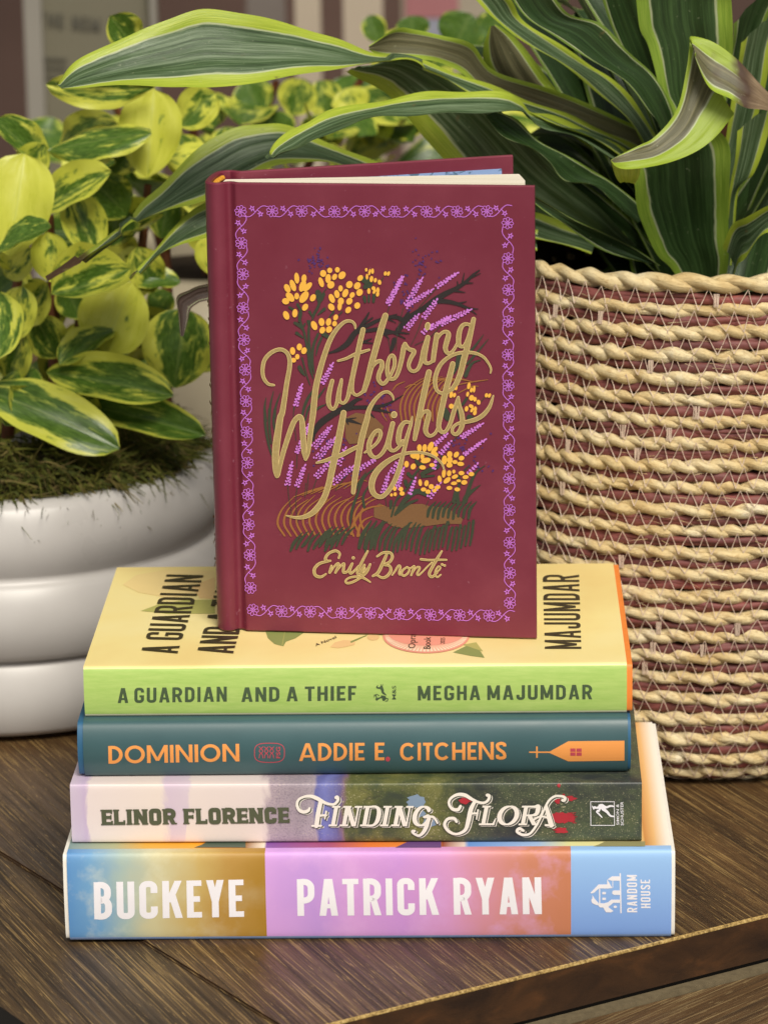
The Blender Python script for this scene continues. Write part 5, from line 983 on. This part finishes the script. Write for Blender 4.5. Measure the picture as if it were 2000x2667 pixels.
# ---- a second potted plant behind the books
BC = Vector((-.075, .60, 0))
M_beige = plain('beige_glaze', 'a59a84', .35, .08, 30)
pot2 = empty('beige_pot', BC); tag(pot2, 'plain beige round pot half hidden behind the white pot and the standing book', 'pot')
lathe('pot_body', [(0, .001), (.07, .001), (.095, .03), (.105, .08), (.10, .13), (.085, .158), (.078, .16), (.076, .15), (.076, .14)], 64, M_beige, pot2); lathe('soil', [(0, .146), (.0765, .144)], 32, M_soil, pot2)
pep2 = empty('background_plant', BC+Vector((0, 0, .145))); tag(pep2, 'blurred yellow green leafy plant in the beige pot, behind the standing book', 'plant')
for a in [((600, 420), (590, 330), 90, .50, 0, FR, 0, .5), ((680, 300), (640, 210), 100, .55, 0, FR, 0, .35), ((760, 300), (790, 205), 95, .55, 0, FR, 1, .55), ((860, 310), (830, 210), 90, .58, 0, FR, 0, .5), ((930, 300), (900, 230), 90, .56, 0, FR, 0, .75), ((560, 330), (540, 240), 90, .52, 0, FR, 0, .4), ((1080, 105), (1070, 40), 80, .62, 0, FR, 0, .1), ((1180, 130), (1225, 35), 120, .62, 0, FR, 0, .08), ((1270, 120), (1300, 30), 90, .62, 0, FR, 0, .12), ((990, 110), (960, 40), 60, .60, 0, FR, 0, .3), ((1120, 180), (1100, 95), 90, .60, 0, FR, 1, .3), ((720, 380), (700, 290), 110, .53, 0, FR, 0, .25), ((830, 390), (850, 300), 110, .54, 0, FR, 0, .3), ((960, 380), (980, 280), 100, .55, 0, FR, 0, .6)]:
    pepleaf(*a, parent=pep2)
i = 0
while i < 60:
    th, ph = rng.uniform(0, 2*math.pi), rng.uniform(.0, 1.3); rr_ = rng.uniform(.05, .14)
    c_ = BC+Vector((math.cos(th)*math.cos(ph)*rr_*1.25+.03, math.sin(th)*math.cos(ph)*rr_*.8, .17+.10*rng.uniform(0, 1)+.03*math.sin(ph)))
    d = Vector((math.cos(th), math.sin(th)-.3, rng.uniform(-.3, .8))).normalized(); L = rng.uniform(.03, .05)
    if not (clear_ok(c_) and clear_ok(c_+d*L*1.15)): continue
    i += 1
    place_leaf(pep2, c_, c_+d*L, L*rng.uniform(.6, .8), Vector((rng.normal(0, .3), -.7, 1)), PM[rng.integers(0, 5)], rng.uniform(.1, .7))
for q in range(4): tube('stem', [Vector((.02*q-.03, .01, -.01)), Vector((.03*q-.045, 0, .06)), Vector((.045*q-.06, -.02, .11))], [.003, .002], M_stem, pep2)
# ================================================================== woven basket
KC = Vector((.156, .262, 0))
basket = empty('woven_basket', KC); tag(basket, 'round basket of twisted straw and dark red coils stitched with thread', 'basket')
k = NM('straw', .6, .3); uvn = k.n('ShaderNodeTexCoord'); mp = k.n('ShaderNodeMapping'); k.l(uvn.outputs['UV'], mp.inputs[0]); mp.inputs['Scale'].default_value = (34, 11, 1); n1 = k.noise(mp.outputs[0], 1, 5, .7, .6); n2 = k.noise(k.coord('Object'), 45, 4, .6); n3 = k.noise(k.coord('Object', loc=(3, 3, 3)), 190, 3, .6)
c = k.ramp(n2, [(.28, lin('cdb07a')), (.45, lin('e0c894')), (.6, lin('ead8ac')), (.78, lin('f4ead0'))]); c = k.mix(k.math('MULTIPLY', k.mapr(n1, .5, .68), .6), c, lin('a88450')); c = k.mix(k.mapr(n3, .72, .82, 0, .6), c, lin('8c7652')); k.color(c); k.bump(n1, .9, .0012); M_straw = k.m
k = NM('red_coil', .55, .35); uvn = k.n('ShaderNodeTexCoord'); mp = k.n('ShaderNodeMapping'); k.l(uvn.outputs['UV'], mp.inputs[0]); mp.inputs['Scale'].default_value = (40, 10, 1); n1 = k.noise(mp.outputs[0], 1, 4, .6, .4); n2 = k.noise(k.coord('Object'), 38, 4, .6)
c = k.ramp(n2, [(.25, lin('5c3634')), (.5, lin('7a4642')), (.64, lin('8a4e48')), (.78, lin('aa564e'))]); c = k.mix(k.math('MULTIPLY', k.mapr(n1, .5, .7), .55), c, lin('5c3434')); k.color(c); k.bump(n1, .4, .0006); M_red_coil = k.m
M_thread = plain('pale_thread', 'cfb8a4', .45, .15, 300)
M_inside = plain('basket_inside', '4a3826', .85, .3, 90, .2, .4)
bp = np.array([(.078, .003), (.088, .006), (.0945, .016), (.0985, .034), (.1015, .062), (.1030, .095), (.1030, .13), (.1015, .165), (.0990, .196), (.0965, .2190), (.0950, .2310)])
BPc = cr(bp, 24); arc = np.r_[0, np.cumsum(np.hypot(*np.diff(BPc, axis=0).T))]
def bprof(s_):
    s_ = min(max(s_, 0), arc[-1]); return float(np.interp(s_, arc, BPc[:, 0])), float(np.interp(s_, arc, BPc[:, 1]))
NR = 25; pitch = (arc[-1]-.004)/(NR-.5)
def coil(V, F, UVs, s0, strands, rad, tw, flat=1.0, bulge=0.0, nseg=200, jit=.0004, lift=0.0, turn=1.0):
    r0, zz = bprof(s0); ra, za = bprof(s0+.002); rb, zb = bprof(s0-.002); t = np.array([ra-rb, za-zb]); t /= np.hypot(*t); nrm = np.array([t[1], -t[0]])
    ph0 = rng.uniform(0, 6.28); wob = [(rng.uniform(0, 6.28), rng.integers(2, 9), rng.normal(0, jit)) for _ in range(5)]; wz = [(rng.uniform(0, 6.28), rng.integers(2, 14), rng.normal(0, jit*.8)) for _ in range(6)]
    m = max(4, round(2*math.pi*r0/tw)); thick = [(rng.uniform(0, 6.28), rng.integers(5, 60), rng.normal(0, .085)) for _ in range(6)]
    for k_ in range(strands):
        o = len(V); sides = 7
        for i in range(nseg):
            a = 2*math.pi*i/nseg; dr = sum(q[2]*math.sin(q[1]*a+q[0]) for q in wob); dz = sum(q[2]*math.sin(q[1]*a+q[0]) for q in wz); th = 1+sum(q[2]*math.sin(q[1]*a+q[0]+k_*1.7) for q in thick)
            tp = -m*a+ph0+k_*2*math.pi/strands+.5*math.sin(3*a+ph0)
            oc = (rad*.78 if strands > 1 else 0)
            cn, ct = oc*math.cos(tp)*.8+bulge, oc*math.sin(tp)*.62
            rr_, z_ = r0+nrm[0]*cn+t[0]*ct+dr+lift*0, zz+nrm[1]*cn+t[1]*ct+dz
            for b in range(sides):
                an = 2*math.pi*b/sides; x = rad*th*math.cos(an); y = rad*th*flat*math.sin(an)
                R_ = rr_+nrm[0]*x+t[0]*y; V.append((R_*math.cos(a), R_*math.sin(a), z_+nrm[1]*x+t[1]*y)); UVs.append((i/nseg*4+k_*.37+s0*31, b/sides))
        for i in range(nseg):
            for b in range(sides): F.append((o+i*sides+b, o+((i+1) % nseg)*sides+b, o+((i+1) % nseg)*sides+(b+1) % sides, o+i*sides+(b+1) % sides))
V, F, UVs = [], [], []; V2, F2, UV2 = [], [], []; TV, TF = [], []
def stitch(p, q, r=.00021):
    d = (q-p); t = d.normalized(); u = t.orthogonal().normalized(); w = t.cross(u); o = len(TV)
    for c_ in (p, q):
        for a in range(4): TV.append(c_+u*r*math.cos(a*math.pi/2)+w*r*math.sin(a*math.pi/2))
    for a in range(4): TF.append((o+a, o+(a+1) % 4, o+4+(a+1) % 4, o+4+a))
def onb(s_, a, out):
    r0, zz = bprof(s_); ra, za = bprof(s_+.002); rb, zb = bprof(s_-.002); t = np.array([ra-rb, za-zb]); t /= np.hypot(*t)
    R_ = r0+t[1]*out; return Vector((R_*math.cos(a), R_*math.sin(a), zz-t[0]*out))
for i in range(NR):
    s0 = .003+i*pitch
    if i == NR-1: coil(V, F, UVs, arc[-1]-.5*pitch+.0008, 2, .0030, .030, bulge=.0006, nseg=260, jit=.0003)
    else: coil(V, F, UVs, s0, 2, .00228+rng.normal(0, .0002), rng.uniform(.018, .034), bulge=.0006, nseg=260, jit=.00022)
    if i < NR-1:
        s1 = s0+pitch*.5; coil(V2, F2, UV2, s1-.0003, 1, .0022, .05, flat=1.1, bulge=-.0002, nseg=160, jit=.00025); coil(V2, F2, UV2, s1+.0010, 1, .0015, .05, flat=1.0, bulge=.0008, nseg=160, jit=.0004)
        R_ = bprof(s1)[0]; m = int(2*math.pi*R_/rng.uniform(.0034, .0041)); a0 = rng.uniform(0, 6.28); up, dn = pitch*rng.uniform(.42, .56), pitch*rng.uniform(.36, .5); prev = None
        for j in range(m+1):
            a = a0+2*math.pi*(j+rng.normal(0, .16))/m; hi = j % 2 == 0
            p_ = onb(s1+(up+rng.normal(0, .0004) if hi else -dn+rng.normal(0, .0004)), a, rng.uniform(.0036, .0044))
            if prev is not None:
                md = onb(s1+rng.normal(0, .0003), (a+pa)/2, .0032); stitch(prev, md); stitch(md, p_)
            prev, pa = p_, a
        if rng.random() < .8:           # knots of thread here and there
            for q in range(2):
                ak = rng.uniform(math.pi*1.0, math.pi*1.75)
                for w_ in range(6): stitch(onb(s1+.0028, ak+w_*.0042+rng.normal(0, .0015), .0040), onb(s1-.0028, ak+w_*.0034+rng.normal(0, .002), .0040))
HV, HF = [], []                     # frayed fibres standing off the ropes
for q in range(900):
    s_ = rng.uniform(.01, arc[-1]-.004); a = rng.uniform(math.pi*.9, math.pi*1.9); p = onb(s_, a, rng.uniform(.0022, .0038)); d = Vector((-math.sin(a), math.cos(a), rng.normal(-.1, .35))).normalized()*(1 if rng.random() < .6 else -1)
    L_ = rng.uniform(.003, .011); n_ = Vector((math.cos(a), math.sin(a), 0)); w = Vector((0, 0, rng.uniform(.00006, .00016))); o = len(HV)
    for t in (0, .5, 1): c_ = p+d*L_*t+n_*(.0012*t*t*rng.uniform(.2, 1.6)); HV += [c_-w*(1-.7*t), c_+w*(1-.7*t)]
    HF += [(o, o+1, o+3, o+2), (o+2, o+3, o+5, o+4)]
mobj('frayed_fibre', HV, HF, M_straw, basket, uv=[(i*.013 % 4, .3) for i in range(len(HV))])
mobj('straw_coil', V, F, M_straw, basket, smooth=True, uv=UVs); mobj('red_coil', V2, F2, M_red_coil, basket, smooth=True, uv=UV2); mobj('stitching', TV, TF, M_thread, basket)
lathe('basket_lining', [(0, .002), (.074, .002)]+[(bprof(s_)[0]-.0028, bprof(s_)[1]) for s_ in np.linspace(.012, arc[-1]-.008, 20)], 64, M_inside, basket)
lathe('soil', [(0, .200), (.05, .199), (.094, .196)], 40, M_soil, basket)
# ================================================================== strap leaved plant in the basket
def strapmat(name, g0, g1, g2, edge0, edge1, ew=.17, rough=.33):
    k = NM(name, rough, .5); uvn = k.n('ShaderNodeTexCoord'); us = k.sep(uvn.outputs['UV']); n0 = k.noise(k.coord('Object'), 34, 3, .6)
    def str_(a, b, sc=1.0, d=5):
        m = k.n('ShaderNodeMapping'); k.l(uvn.outputs['UV'], m.inputs[0]); m.inputs['Scale'].default_value = (a, b, 1); return k.noise(m.outputs[0], sc, d, .6)
    f1, f2, f3 = str_(22, .8), str_(80, 2.5), str_(300, 60)
    e = k.math('MINIMUM', us[0], k.math('SUBTRACT', 1.0, us[0])); e = k.math('ADD', e, k.math('MULTIPLY', k.math('SUBTRACT', n0, .5), .09)); e = k.math('ADD', e, k.math('MULTIPLY', k.math('SUBTRACT', f2, .5), .05))
    g = k.ramp(f1, [(.34, g0), (.5, g1), (.66, g2)]); g = k.mix(k.math('MULTIPLY', k.mapr(f2, .5, .7), .28), g, tuple(min(1, x*1.8) for x in g2[:3])+(1,))
    ed_ = k.mix(k.mapr(f2, .3, .7), edge0, edge1); c = k.mix(k.mapr(e, ew+.012, ew+.028), lin('b9c196'), g); c = k.mix(k.mapr(e, ew-.006, ew+.006), ed_, c)
    at_ = k.n('ShaderNodeAttribute'); at_.attribute_name = 'dead'; dd = k.math('ADD', at_.outputs['Fac'], k.math('MULTIPLY', k.math('SUBTRACT', n0, .5), .5))
    dry = k.ramp(f2, [(.3, lin('57442f')), (.6, lin('8c765a')), (.8, lin('b29f82'))]); c = k.mix(k.mapr(dd, .48, .56), c, lin('4a3422')); c = k.mix(k.mapr(dd, .58, .66), c, dry)
    nsp = k.noise(k.coord('Object', loc=(7, 1, 3)), 150, 3, .6); c = k.mix(k.mapr(nsp, .70, .76, 0, .55), c, lin('6b5a38')); nsc = k.noise(k.coord('Object', loc=(2, 9, 5)), 620, 2, .5); c = k.mix(k.mapr(nsc, .70, .78, 0, .35), c, lin('c2c6a0'))
    k.color(c); k.bump(k.math('ADD', f2, k.math('MULTIPLY', f1, 1.2)), .22, .0012); k.rough(k.math('ADD', k.mapr(f3, .3, .7, rough-.05, rough+.1), k.mapr(dd, .5, .6, 0, .3))); translucent(k, c, .15); return k.m
LIME0, LIME1 = lin('8fa62a'), lin('bcc848')
M_strap = strapmat('strap_leaf', lin('2a3c1e'), lin('485f3a'), lin('78896a'), LIME0, LIME1)
M_under = strapmat('strap_leaf_underside', lin('52513a'), lin('696649'), lin('847f5e'), LIME0, lin('a8bf4a'), .16, .45)
M_curl = strapmat('strap_leaf_curled', lin('4e4d34'), lin('646144'), lin('807a58'), LIME0, lin('a4b93c'), .30, .42)
M_narrow = strapmat('strap_leaf_narrow_edge', lin('1e2e16'), lin('2a3f1e'), lin('3c552c'), lin('5a7426'), lin('7c943a'), .07)
M_mid = strapmat('strap_leaf_green_edge', lin('24381a'), lin('324a24'), lin('486436'), lin('6f922a'), lin('a2bc48'), .14)
M_old = strapmat('strap_leaf_dry', lin('2b201a'), lin('3a2a22'), lin('54423a'), lin('3a2a22'), lin('5a463c'), .1, .6)
drac = empty('strap_leaf_plant', KC+Vector((0, 0, .200))); tag(drac, 'arching plant with long dark lime edged leaves, growing from the straw basket', 'plant')
def strap(secs, Y0, Y1, dy=.0, mat=None, u=(0, 1), fold=.12, n=7, label=None, bulge=0.0, name='leaf'):
    """secs: cross sections (ax,ay,bx,by[,dead]) in photo pixels from tip to base; Y0 tip depth, Y1 base depth, dy extra depth of edge b"""
    m = len(secs); A, B, D = [], [], []
    for i, q in enumerate(secs):
        t = i/(m-1); Y = Y0+(Y1-Y0)*t-bulge*math.sin(math.pi*t); A.append(tuple(atY(q[0], q[1], Y))); B.append(tuple(atY(q[2], q[3], Y+dy))); D.append((q[4] if len(q) > 4 else 0,))
    A, B, D = cr(A, n), cr(B, n), cr(np.array(D), n); nu = 12; V, F, uv, dead = [], [], [], []
    ln = 0.0
    for i in range(len(A)):
        a, b = Vector(A[i]), Vector(B[i]); t = Vector(A[min(i+1, len(A)-1)]+B[min(i+1, len(A)-1)]-A[max(0, i-1)]-B[max(0, i-1)]); w = b-a; nn = t.cross(w)
        if nn.length < 1e-12: nn = Vector((0, -1, 0))
        nn.normalize()
        if nn.y > 0: nn = -nn
        if i: ln += (Vector(A[i]+B[i]-A[i-1]-B[i-1])/2).length
        for j in range(nu+1):
            s_ = j/nu; q = a+w*s_-nn*(w.length*fold*(1-abs(2*s_-1)**1.3))+nn*(w.length*.02*math.sin(s_*19)+.0007*math.sin(ln*160+s_*4)*abs(2*s_-1)); V.append(q-drac.location); uv.append((u[0]+(u[1]-u[0])*s_, ln*18)); dead.append(D[i][0])
    for i in range(len(A)-1):
        for j in range(nu): o = i*(nu+1)+j; F.append((o, o+1, o+nu+2, o+nu+1))
    ob = mobj(name, V, F, mat or M_strap, drac, smooth=True, uv=uv); at_ = ob.data.attributes.new('dead', 'FLOAT', 'POINT'); at_.data.foreach_set('value', dead)
    if label: ob['label'] = label
    return ob
z4_ = lambda *q: tuple(1000+v/1.659 if i % 2 == 0 else v/1.659 for i, v in enumerate(q[:4]))+tuple(q[4:])
# long leaves arching to the left
strap([(149, 222, 150, 225), (190, 168, 212, 226), (258, 124, 300, 224), (340, 88, 392, 222), (430, 54, 470, 225), (530, 20, 545, 228), (640, 37, 663, 214), (750, 58, 760, 198), (850, 92, 850, 181), (950, 127, 960, 166), (1040, 146, 1060, 156), (1130, 165, 1130, 190), (1260, 215, 1240, 245), (1420, 275, 1400, 300), (1600, 350, 1590, 385), (1720, 430, 1700, 470)], .150, .27, -.018, fold=.10, bulge=.02)
strap([(960, 118, 962, 128), (1029, 72, 1000, 150), (1082, 76, 1080, 152), (1154, 92, 1140, 160), (1227, 112, 1205, 190), (1290, 185, 1260, 238), (1430, 228, 1375, 290), (1600, 300, 1545, 345), (1700, 355, 1670, 395), (1760, 440, 1730, 480)], .215, .27, 0, M_under, fold=.08)
strap([(695, 412, 697, 415), (717, 374, 729, 396), (753, 338, 784, 386), (802, 313, 822, 362), (856, 289, 904, 326), (940, 268, 950, 312), (1020, 255, 1020, 300), (1120, 238, 1110, 298), (1200, 235, 1190, 294), (1313, 241, 1301, 289), (1362, 262, 1358, 292), (1386, 290, 1388, 312), (1440, 302, 1425, 335), (1530, 335, 1510, 362), (1640, 398, 1620, 425), (1720, 470, 1700, 500)], .135, .265, -.016, u=(0, .78), fold=.10)
strap([(124, 731, 127, 733, .56), (166, 700, 172, 708, .56), (226, 651, 236, 664, .54), (283, 607, 290, 628, .1), (338, 573, 342, 583), (374, 524, 392, 562), (422, 476, 452, 546), (482, 416, 520, 525), (543, 368, 600, 492), (615, 328, 660, 462), (693, 321, 720, 428), (753, 329, 800, 420), (844, 362, 880, 430), (964, 416, 980, 470), (1150, 480, 1140, 540), (1350, 540, 1330, 600), (1560, 610, 1540, 660)], .20, .265, -.02, fold=.12)
strap([(340, 727, 342, 728, .55), (350, 712, 355, 717, .55), (362, 699, 369, 708, .3), (398, 651, 416, 665), (452, 591, 481, 631), (524, 533, 540, 617), (620, 500, 640, 580), (800, 500, 800, 570), (1100, 540, 1100, 600), (1400, 600, 1400, 650)], .19, .25, -.01, fold=.12)
strap([(470, 876, 478, 874), (464, 820, 490, 832), (459, 774, 496, 806), (490, 756, 510, 792), (533, 741, 536, 782), (640, 730, 640, 770), (800, 740, 800, 770)], .20, .22, 0, M_old, fold=.2, label='withered dark brown leaf with a curled tip')
strap([(899, 184, 962, 176), (985, 228, 1085, 150), (1050, 290, 1200, 205), (1150, 410, 1320, 300), (1250, 520, 1430, 420), (1400, 600, 1560, 540), (1560, 650, 1660, 640)], .24, .27, -.01, u=(0, .8), fold=.1)
# leaves standing and curling in the basket
strap([z4_(1085, -60, 1500, -60), z4_(1088, 0, 1502, 0), z4_(1105, 120, 1505, 120), z4_(1140, 190, 1505, 230), z4_(1165, 280, 1490, 340), z4_(1195, 400, 1470, 480), z4_(1245, 470, 1440, 600), z4_(1290, 620, 1440, 720), z4_(1320, 800, 1440, 850), z4_(1340, 1150, 1440, 1150)], .215, .25, .01, M_mid, fold=.13)
strap([z4_(1060, 700, 1420, 540), z4_(1080, 790, 1490, 620), z4_(1095, 900, 1492, 760), z4_(1130, 1000, 1490, 920), z4_(1180, 1100, 1488, 1060), z4_(1240, 1160, 1484, 1150), z4_(1290, 1240, 1470, 1240)], .205, .235, .005, M_mid, fold=.16)
strap([z4_(978, 690, 984, 702), z4_(1100, 630, 1050, 728), z4_(1170, 588, 1200, 712), z4_(1265, 470, 1330, 662), z4_(1305, 300, 1430, 592), z4_(1322, 175, 1512, 490)], .165, .185, -.008, M_curl, u=(.22, 1), fold=.06)
strap([z4_(978, 690, 1108, 728), z4_(1000, 752, 1100, 770), z4_(1020, 784, 1082, 796)], .165, .175, 0, u=(0, .15), fold=.05)
strap([z4_(1322, 175, 1340, 236, .1), z4_(1330, 156, 1350, 245, .15), z4_(1420, 182, 1405, 375, .4), z4_(1500, 230, 1490, 425, .5), z4_(1560, 282, 1562, 466, .62), z4_(1659, 398, 1655, 470, .72), z4_(1760, 510, 1750, 500, .8)], .183, .175, -.012, M_curl, u=(.05, .8), fold=.05)
strap([(1434, -20, 1325, -20), (1482, 36, 1374, 48), (1567, 60, 1458, 103), (1633, 133, 1543, 157), (1705, 193, 1633, 217), (1745, 275, 1693, 289), (1770, 360, 1720, 340), (1800, 480, 1750, 460)], .205, .25, -.012, M_narrow, fold=.14)
strap([(1275, -50, 1195, -55), (1331, 0, 1241, 0), (1361, 48, 1289, 52), (1440, 104, 1362, 104), (1535, 165, 1458, 164), (1600, 210, 1540, 225), (1680, 300, 1640, 320), (1760, 450, 1720, 450)], .22, .26, -.01, fold=.12)
strap([(1275, 66, 1290, 64), (1258, 120, 1345, 100), (1265, 175, 1400, 165), (1310, 225, 1442, 225), (1400, 290, 1500, 290), (1560, 400, 1620, 390)], .25, .28, 0, M_under, fold=-.08)
strap([(1290, 288, 1266, 297), (1345, 312, 1313, 356), (1402, 360, 1386, 388), (1470, 402, 1434, 420), (1540, 442, 1470, 470), (1600, 475, 1555, 488), (1690, 560, 1660, 580)], .215, .25, -.012, M_narrow, u=(.0, 1), fold=.14)
strap([(1330, 470, 1340, 480), (1410, 520, 1396, 532), (1490, 570, 1458, 575), (1570, 602, 1512, 617), (1640, 640, 1579, 653), (1720, 690, 1690, 690)], .19, .22, 0, M_narrow, fold=.14)
strap([(1920, 340, 2020, 280), (1912, 420, 2000, 350), (1902, 490, 1962, 450), (1895, 560, 1925, 500), (1880, 690, 1905, 690)], .215, .235, 0, u=(0, 1), fold=.15)
strap([(1930, 110, 2040, 30), (1918, 180, 2010, 130), (1905, 260, 1985, 260), (1890, 360, 1950, 380), (1870, 500, 1920, 500)], .23, .255, 0, fold=.12)
strap([(2050, 520, 2050, 600), (2000, 536, 1985, 610), (1940, 566, 1945, 670), (1905, 585, 1920, 690), (1885, 640, 1900, 740)], .185, .215, 0, fold=.2)
strap([(1910, 60, 2060, -60), (1905, 140, 1990, 60), (1890, 250, 1950, 220), (1860, 420, 1910, 420)], .25, .27, 0, M_narrow, fold=.12)
strap([(1560, -30, 1650, -40), (1590, 60, 1690, 60), (1640, 180, 1735, 180), (1700, 330, 1780, 330), (1760, 500, 1820, 500)], .25, .27, 0, M_narrow, fold=.13)
strap([(1180, 330, 1260, 300), (1290, 420, 1400, 390), (1420, 520, 1520, 470), (1560, 610, 1640, 570), (1680, 690, 1720, 660)], .255, .27, 0, M_narrow, fold=.14)
strap([(1500, -40, 1570, -40), (1560, 60, 1640, 50), (1660, 220, 1740, 210), (1760, 420, 1820, 410)], .29, .28, 0, M_narrow, fold=.12)
def free_leaf(az, el, L, w, droop):
    base = KC+Vector((rng.normal(0, .012), rng.normal(0, .012)+.012, .2)); d = Vector((math.cos(az)*math.cos(el), math.sin(az)*math.cos(el), math.sin(el))); side = d.cross(Vector((0, 0, 1))).normalized()
    nu, nv = 8, 22; V, F, uv = [], [], []; tw = rng.normal(0, .5)
    for i in range(nv+1):
        t = i/nv; c_ = base+d*L*t+Vector((0, 0, -droop*L*t*t)); ww = w*(.45+.55*math.sin(math.pi*min(1, t*.75+.15)))*(1 if t < .8 else max(.02, 1-((t-.8)/.2)**1.6)); sd = (side*math.cos(tw*t)+Vector((0, 0, 1))*math.sin(tw*t))
        for j in range(nu+1): s_ = j/nu*2-1; V.append(c_+sd*s_*ww/2+Vector((0, 0, 1))*abs(s_)*ww*.16-drac.location); uv.append((j/nu, t*L*18))
    for i in range(nv):
        for j in range(nu): o = i*(nu+1)+j; F.append((o, o+1, o+nu+2, o+nu+1))
    mobj('leaf', V, F, M_narrow, drac, smooth=True, uv=uv)
for i in range(46):
    free_leaf(rng.uniform(.15, math.pi-.1), rng.uniform(.25, 1.3), rng.uniform(.16, .26), rng.uniform(.026, .036), rng.uniform(.2, .6))
tube('stem', [Vector((0, .005, -.01)), Vector((.002, .006, .05)), Vector((0, .008, .12))], [.012, .011, .009], M_stem, drac)
# ================================================================== what stands behind, far out of focus
k = NM('brown_wall', .8, .2); v = k.coord('Object'); n = k.noise(v, 2.5, 4, .6); k.color(k.ramp(n, [(.3, lin('44342e')), (.7, lin('5c4840'))])); k.bump(k.noise(v, 60, 4), .2, .002); M_wall = k.m
YW = 1.9
def boxm(name, p0, p1, mat, parent=None):
    (x0, y0, z0), (x1, y1, z1_) = p0, p1; V = [(x, y, z) for x in (x0, x1) for y in (y0, y1) for z in (z0, z1_)]
    return mobj(name, V, [(0, 1, 3, 2), (4, 6, 7, 5), (0, 4, 5, 1), (2, 3, 7, 6), (1, 5, 7, 3), (0, 2, 6, 4)], mat, parent)
wl_ = boxm('wall', (-1.6, YW, -.75), (1.6, YW+.12, 1.6), M_wall); tag(wl_, 'blurred dark brown wall behind the plants', 'wall')
def board(name, label, cat, x0, x1, ytop, ybot, Y, mat, th=.02, extra=None):
    a, b = atY(x0, ytop, Y), atY(x1, ybot, Y); e_ = empty(name, Vector(((a.x+b.x)/2, Y, b.z))); tag(e_, label, cat); w, h = b.x-a.x, a.z-b.z
    boxm('panel', (-w/2, 0, 0), (w/2, th, h), mat, e_); return e_, w, h
M_panel = plain('grey_green_panel', '6f6a58', .6, .06, 6); M_frame = plain('grey_frame', '8a857b', .5, .06, 10); M_postw = plain('white_post_paint', 'ad9f8c', .5, .06, 8); M_text = plain('faded_sign_text', '4d4a40', .6, .1, 10); M_pink = plain('poster_pink', '9c6668', .6, .06, 10); M_bluegrey = plain('poster_blue_grey', '8b8c98', .6, .06, 10); M_creamw = plain('poster_cream', '9a8f7d', .6, .06, 10); M_greyp = plain('grey_door_paint', '6f665f', .6, .06, 6)
sg, w_, h_ = board('framed_sign', 'blurred grey framed sign with faded capitals, upper left behind the plants', 'sign', 62, 436, -60, 900, 1.25, M_panel)
boxm('frame', (-w_/2, -.012, 0), (-w_/2+.0125, 0, h_), M_frame, sg); boxm('frame', (w_/2-.004, -.012, 0), (w_/2, 0, h_), M_frame, sg)
sgo = sg.location
ink = Ink(); ink.z0 = 0
place(ink, word('THE NEW NORM', {'*': .6, 'I': .2, 'E': .5, 'W': .8, 'N': .62, 'M': .75}, .19, .16, r=.6, space=.45) if False else word('THE NEM', {'*': .6, 'E': .5, 'M': .8}, .2, .18, r=.6, space=.5), (100, 62), (262, 80), (100, 28))
place(ink, word('N', {'*': .62}, .2, .18), (285, 84), (312, 87), (285, 46))
for yy in (150, 172, 196): ink.rib([(104, yy), (175, yy+4)], 7, smooth=False, caps=False)
ink.build('sign_lettering', M_text, sg, lambda x, y, q: atY(x, y, 1.25)-sgo+Vector((0, -.002-q, 0)), (0, -1, 0))
board('door_panel', 'blurred grey panel on the wall between the sign and the white posts', 'panel', 640, 762, -60, 900, 1.6, M_greyp)
board('white_post', 'blurred pale post, wider one left of the dark gap', 'post', 766, 852, -60, 900, 1.4, M_postw, .05)
board('white_post', 'blurred pale post right of the dark gap, beside the pink poster', 'post', 892, 1010, -60, 900, 1.4, M_postw, .05)
ps, w_, h_ = board('poster', 'blurred poster of pink, grey blue and cream blocks behind the arching leaves', 'poster', 1045, 1330, -60, 420, 1.55, M_creamw)
boxm('pink_block', (-w_/2+.003, -.003, h_-.032), (-w_/2+.045, -.0005, h_), M_pink, ps); boxm('blue_block', (-w_/2+.003, -.003, h_-.065), (-w_/2+.036, -.0005, h_-.033), M_bluegrey, ps)
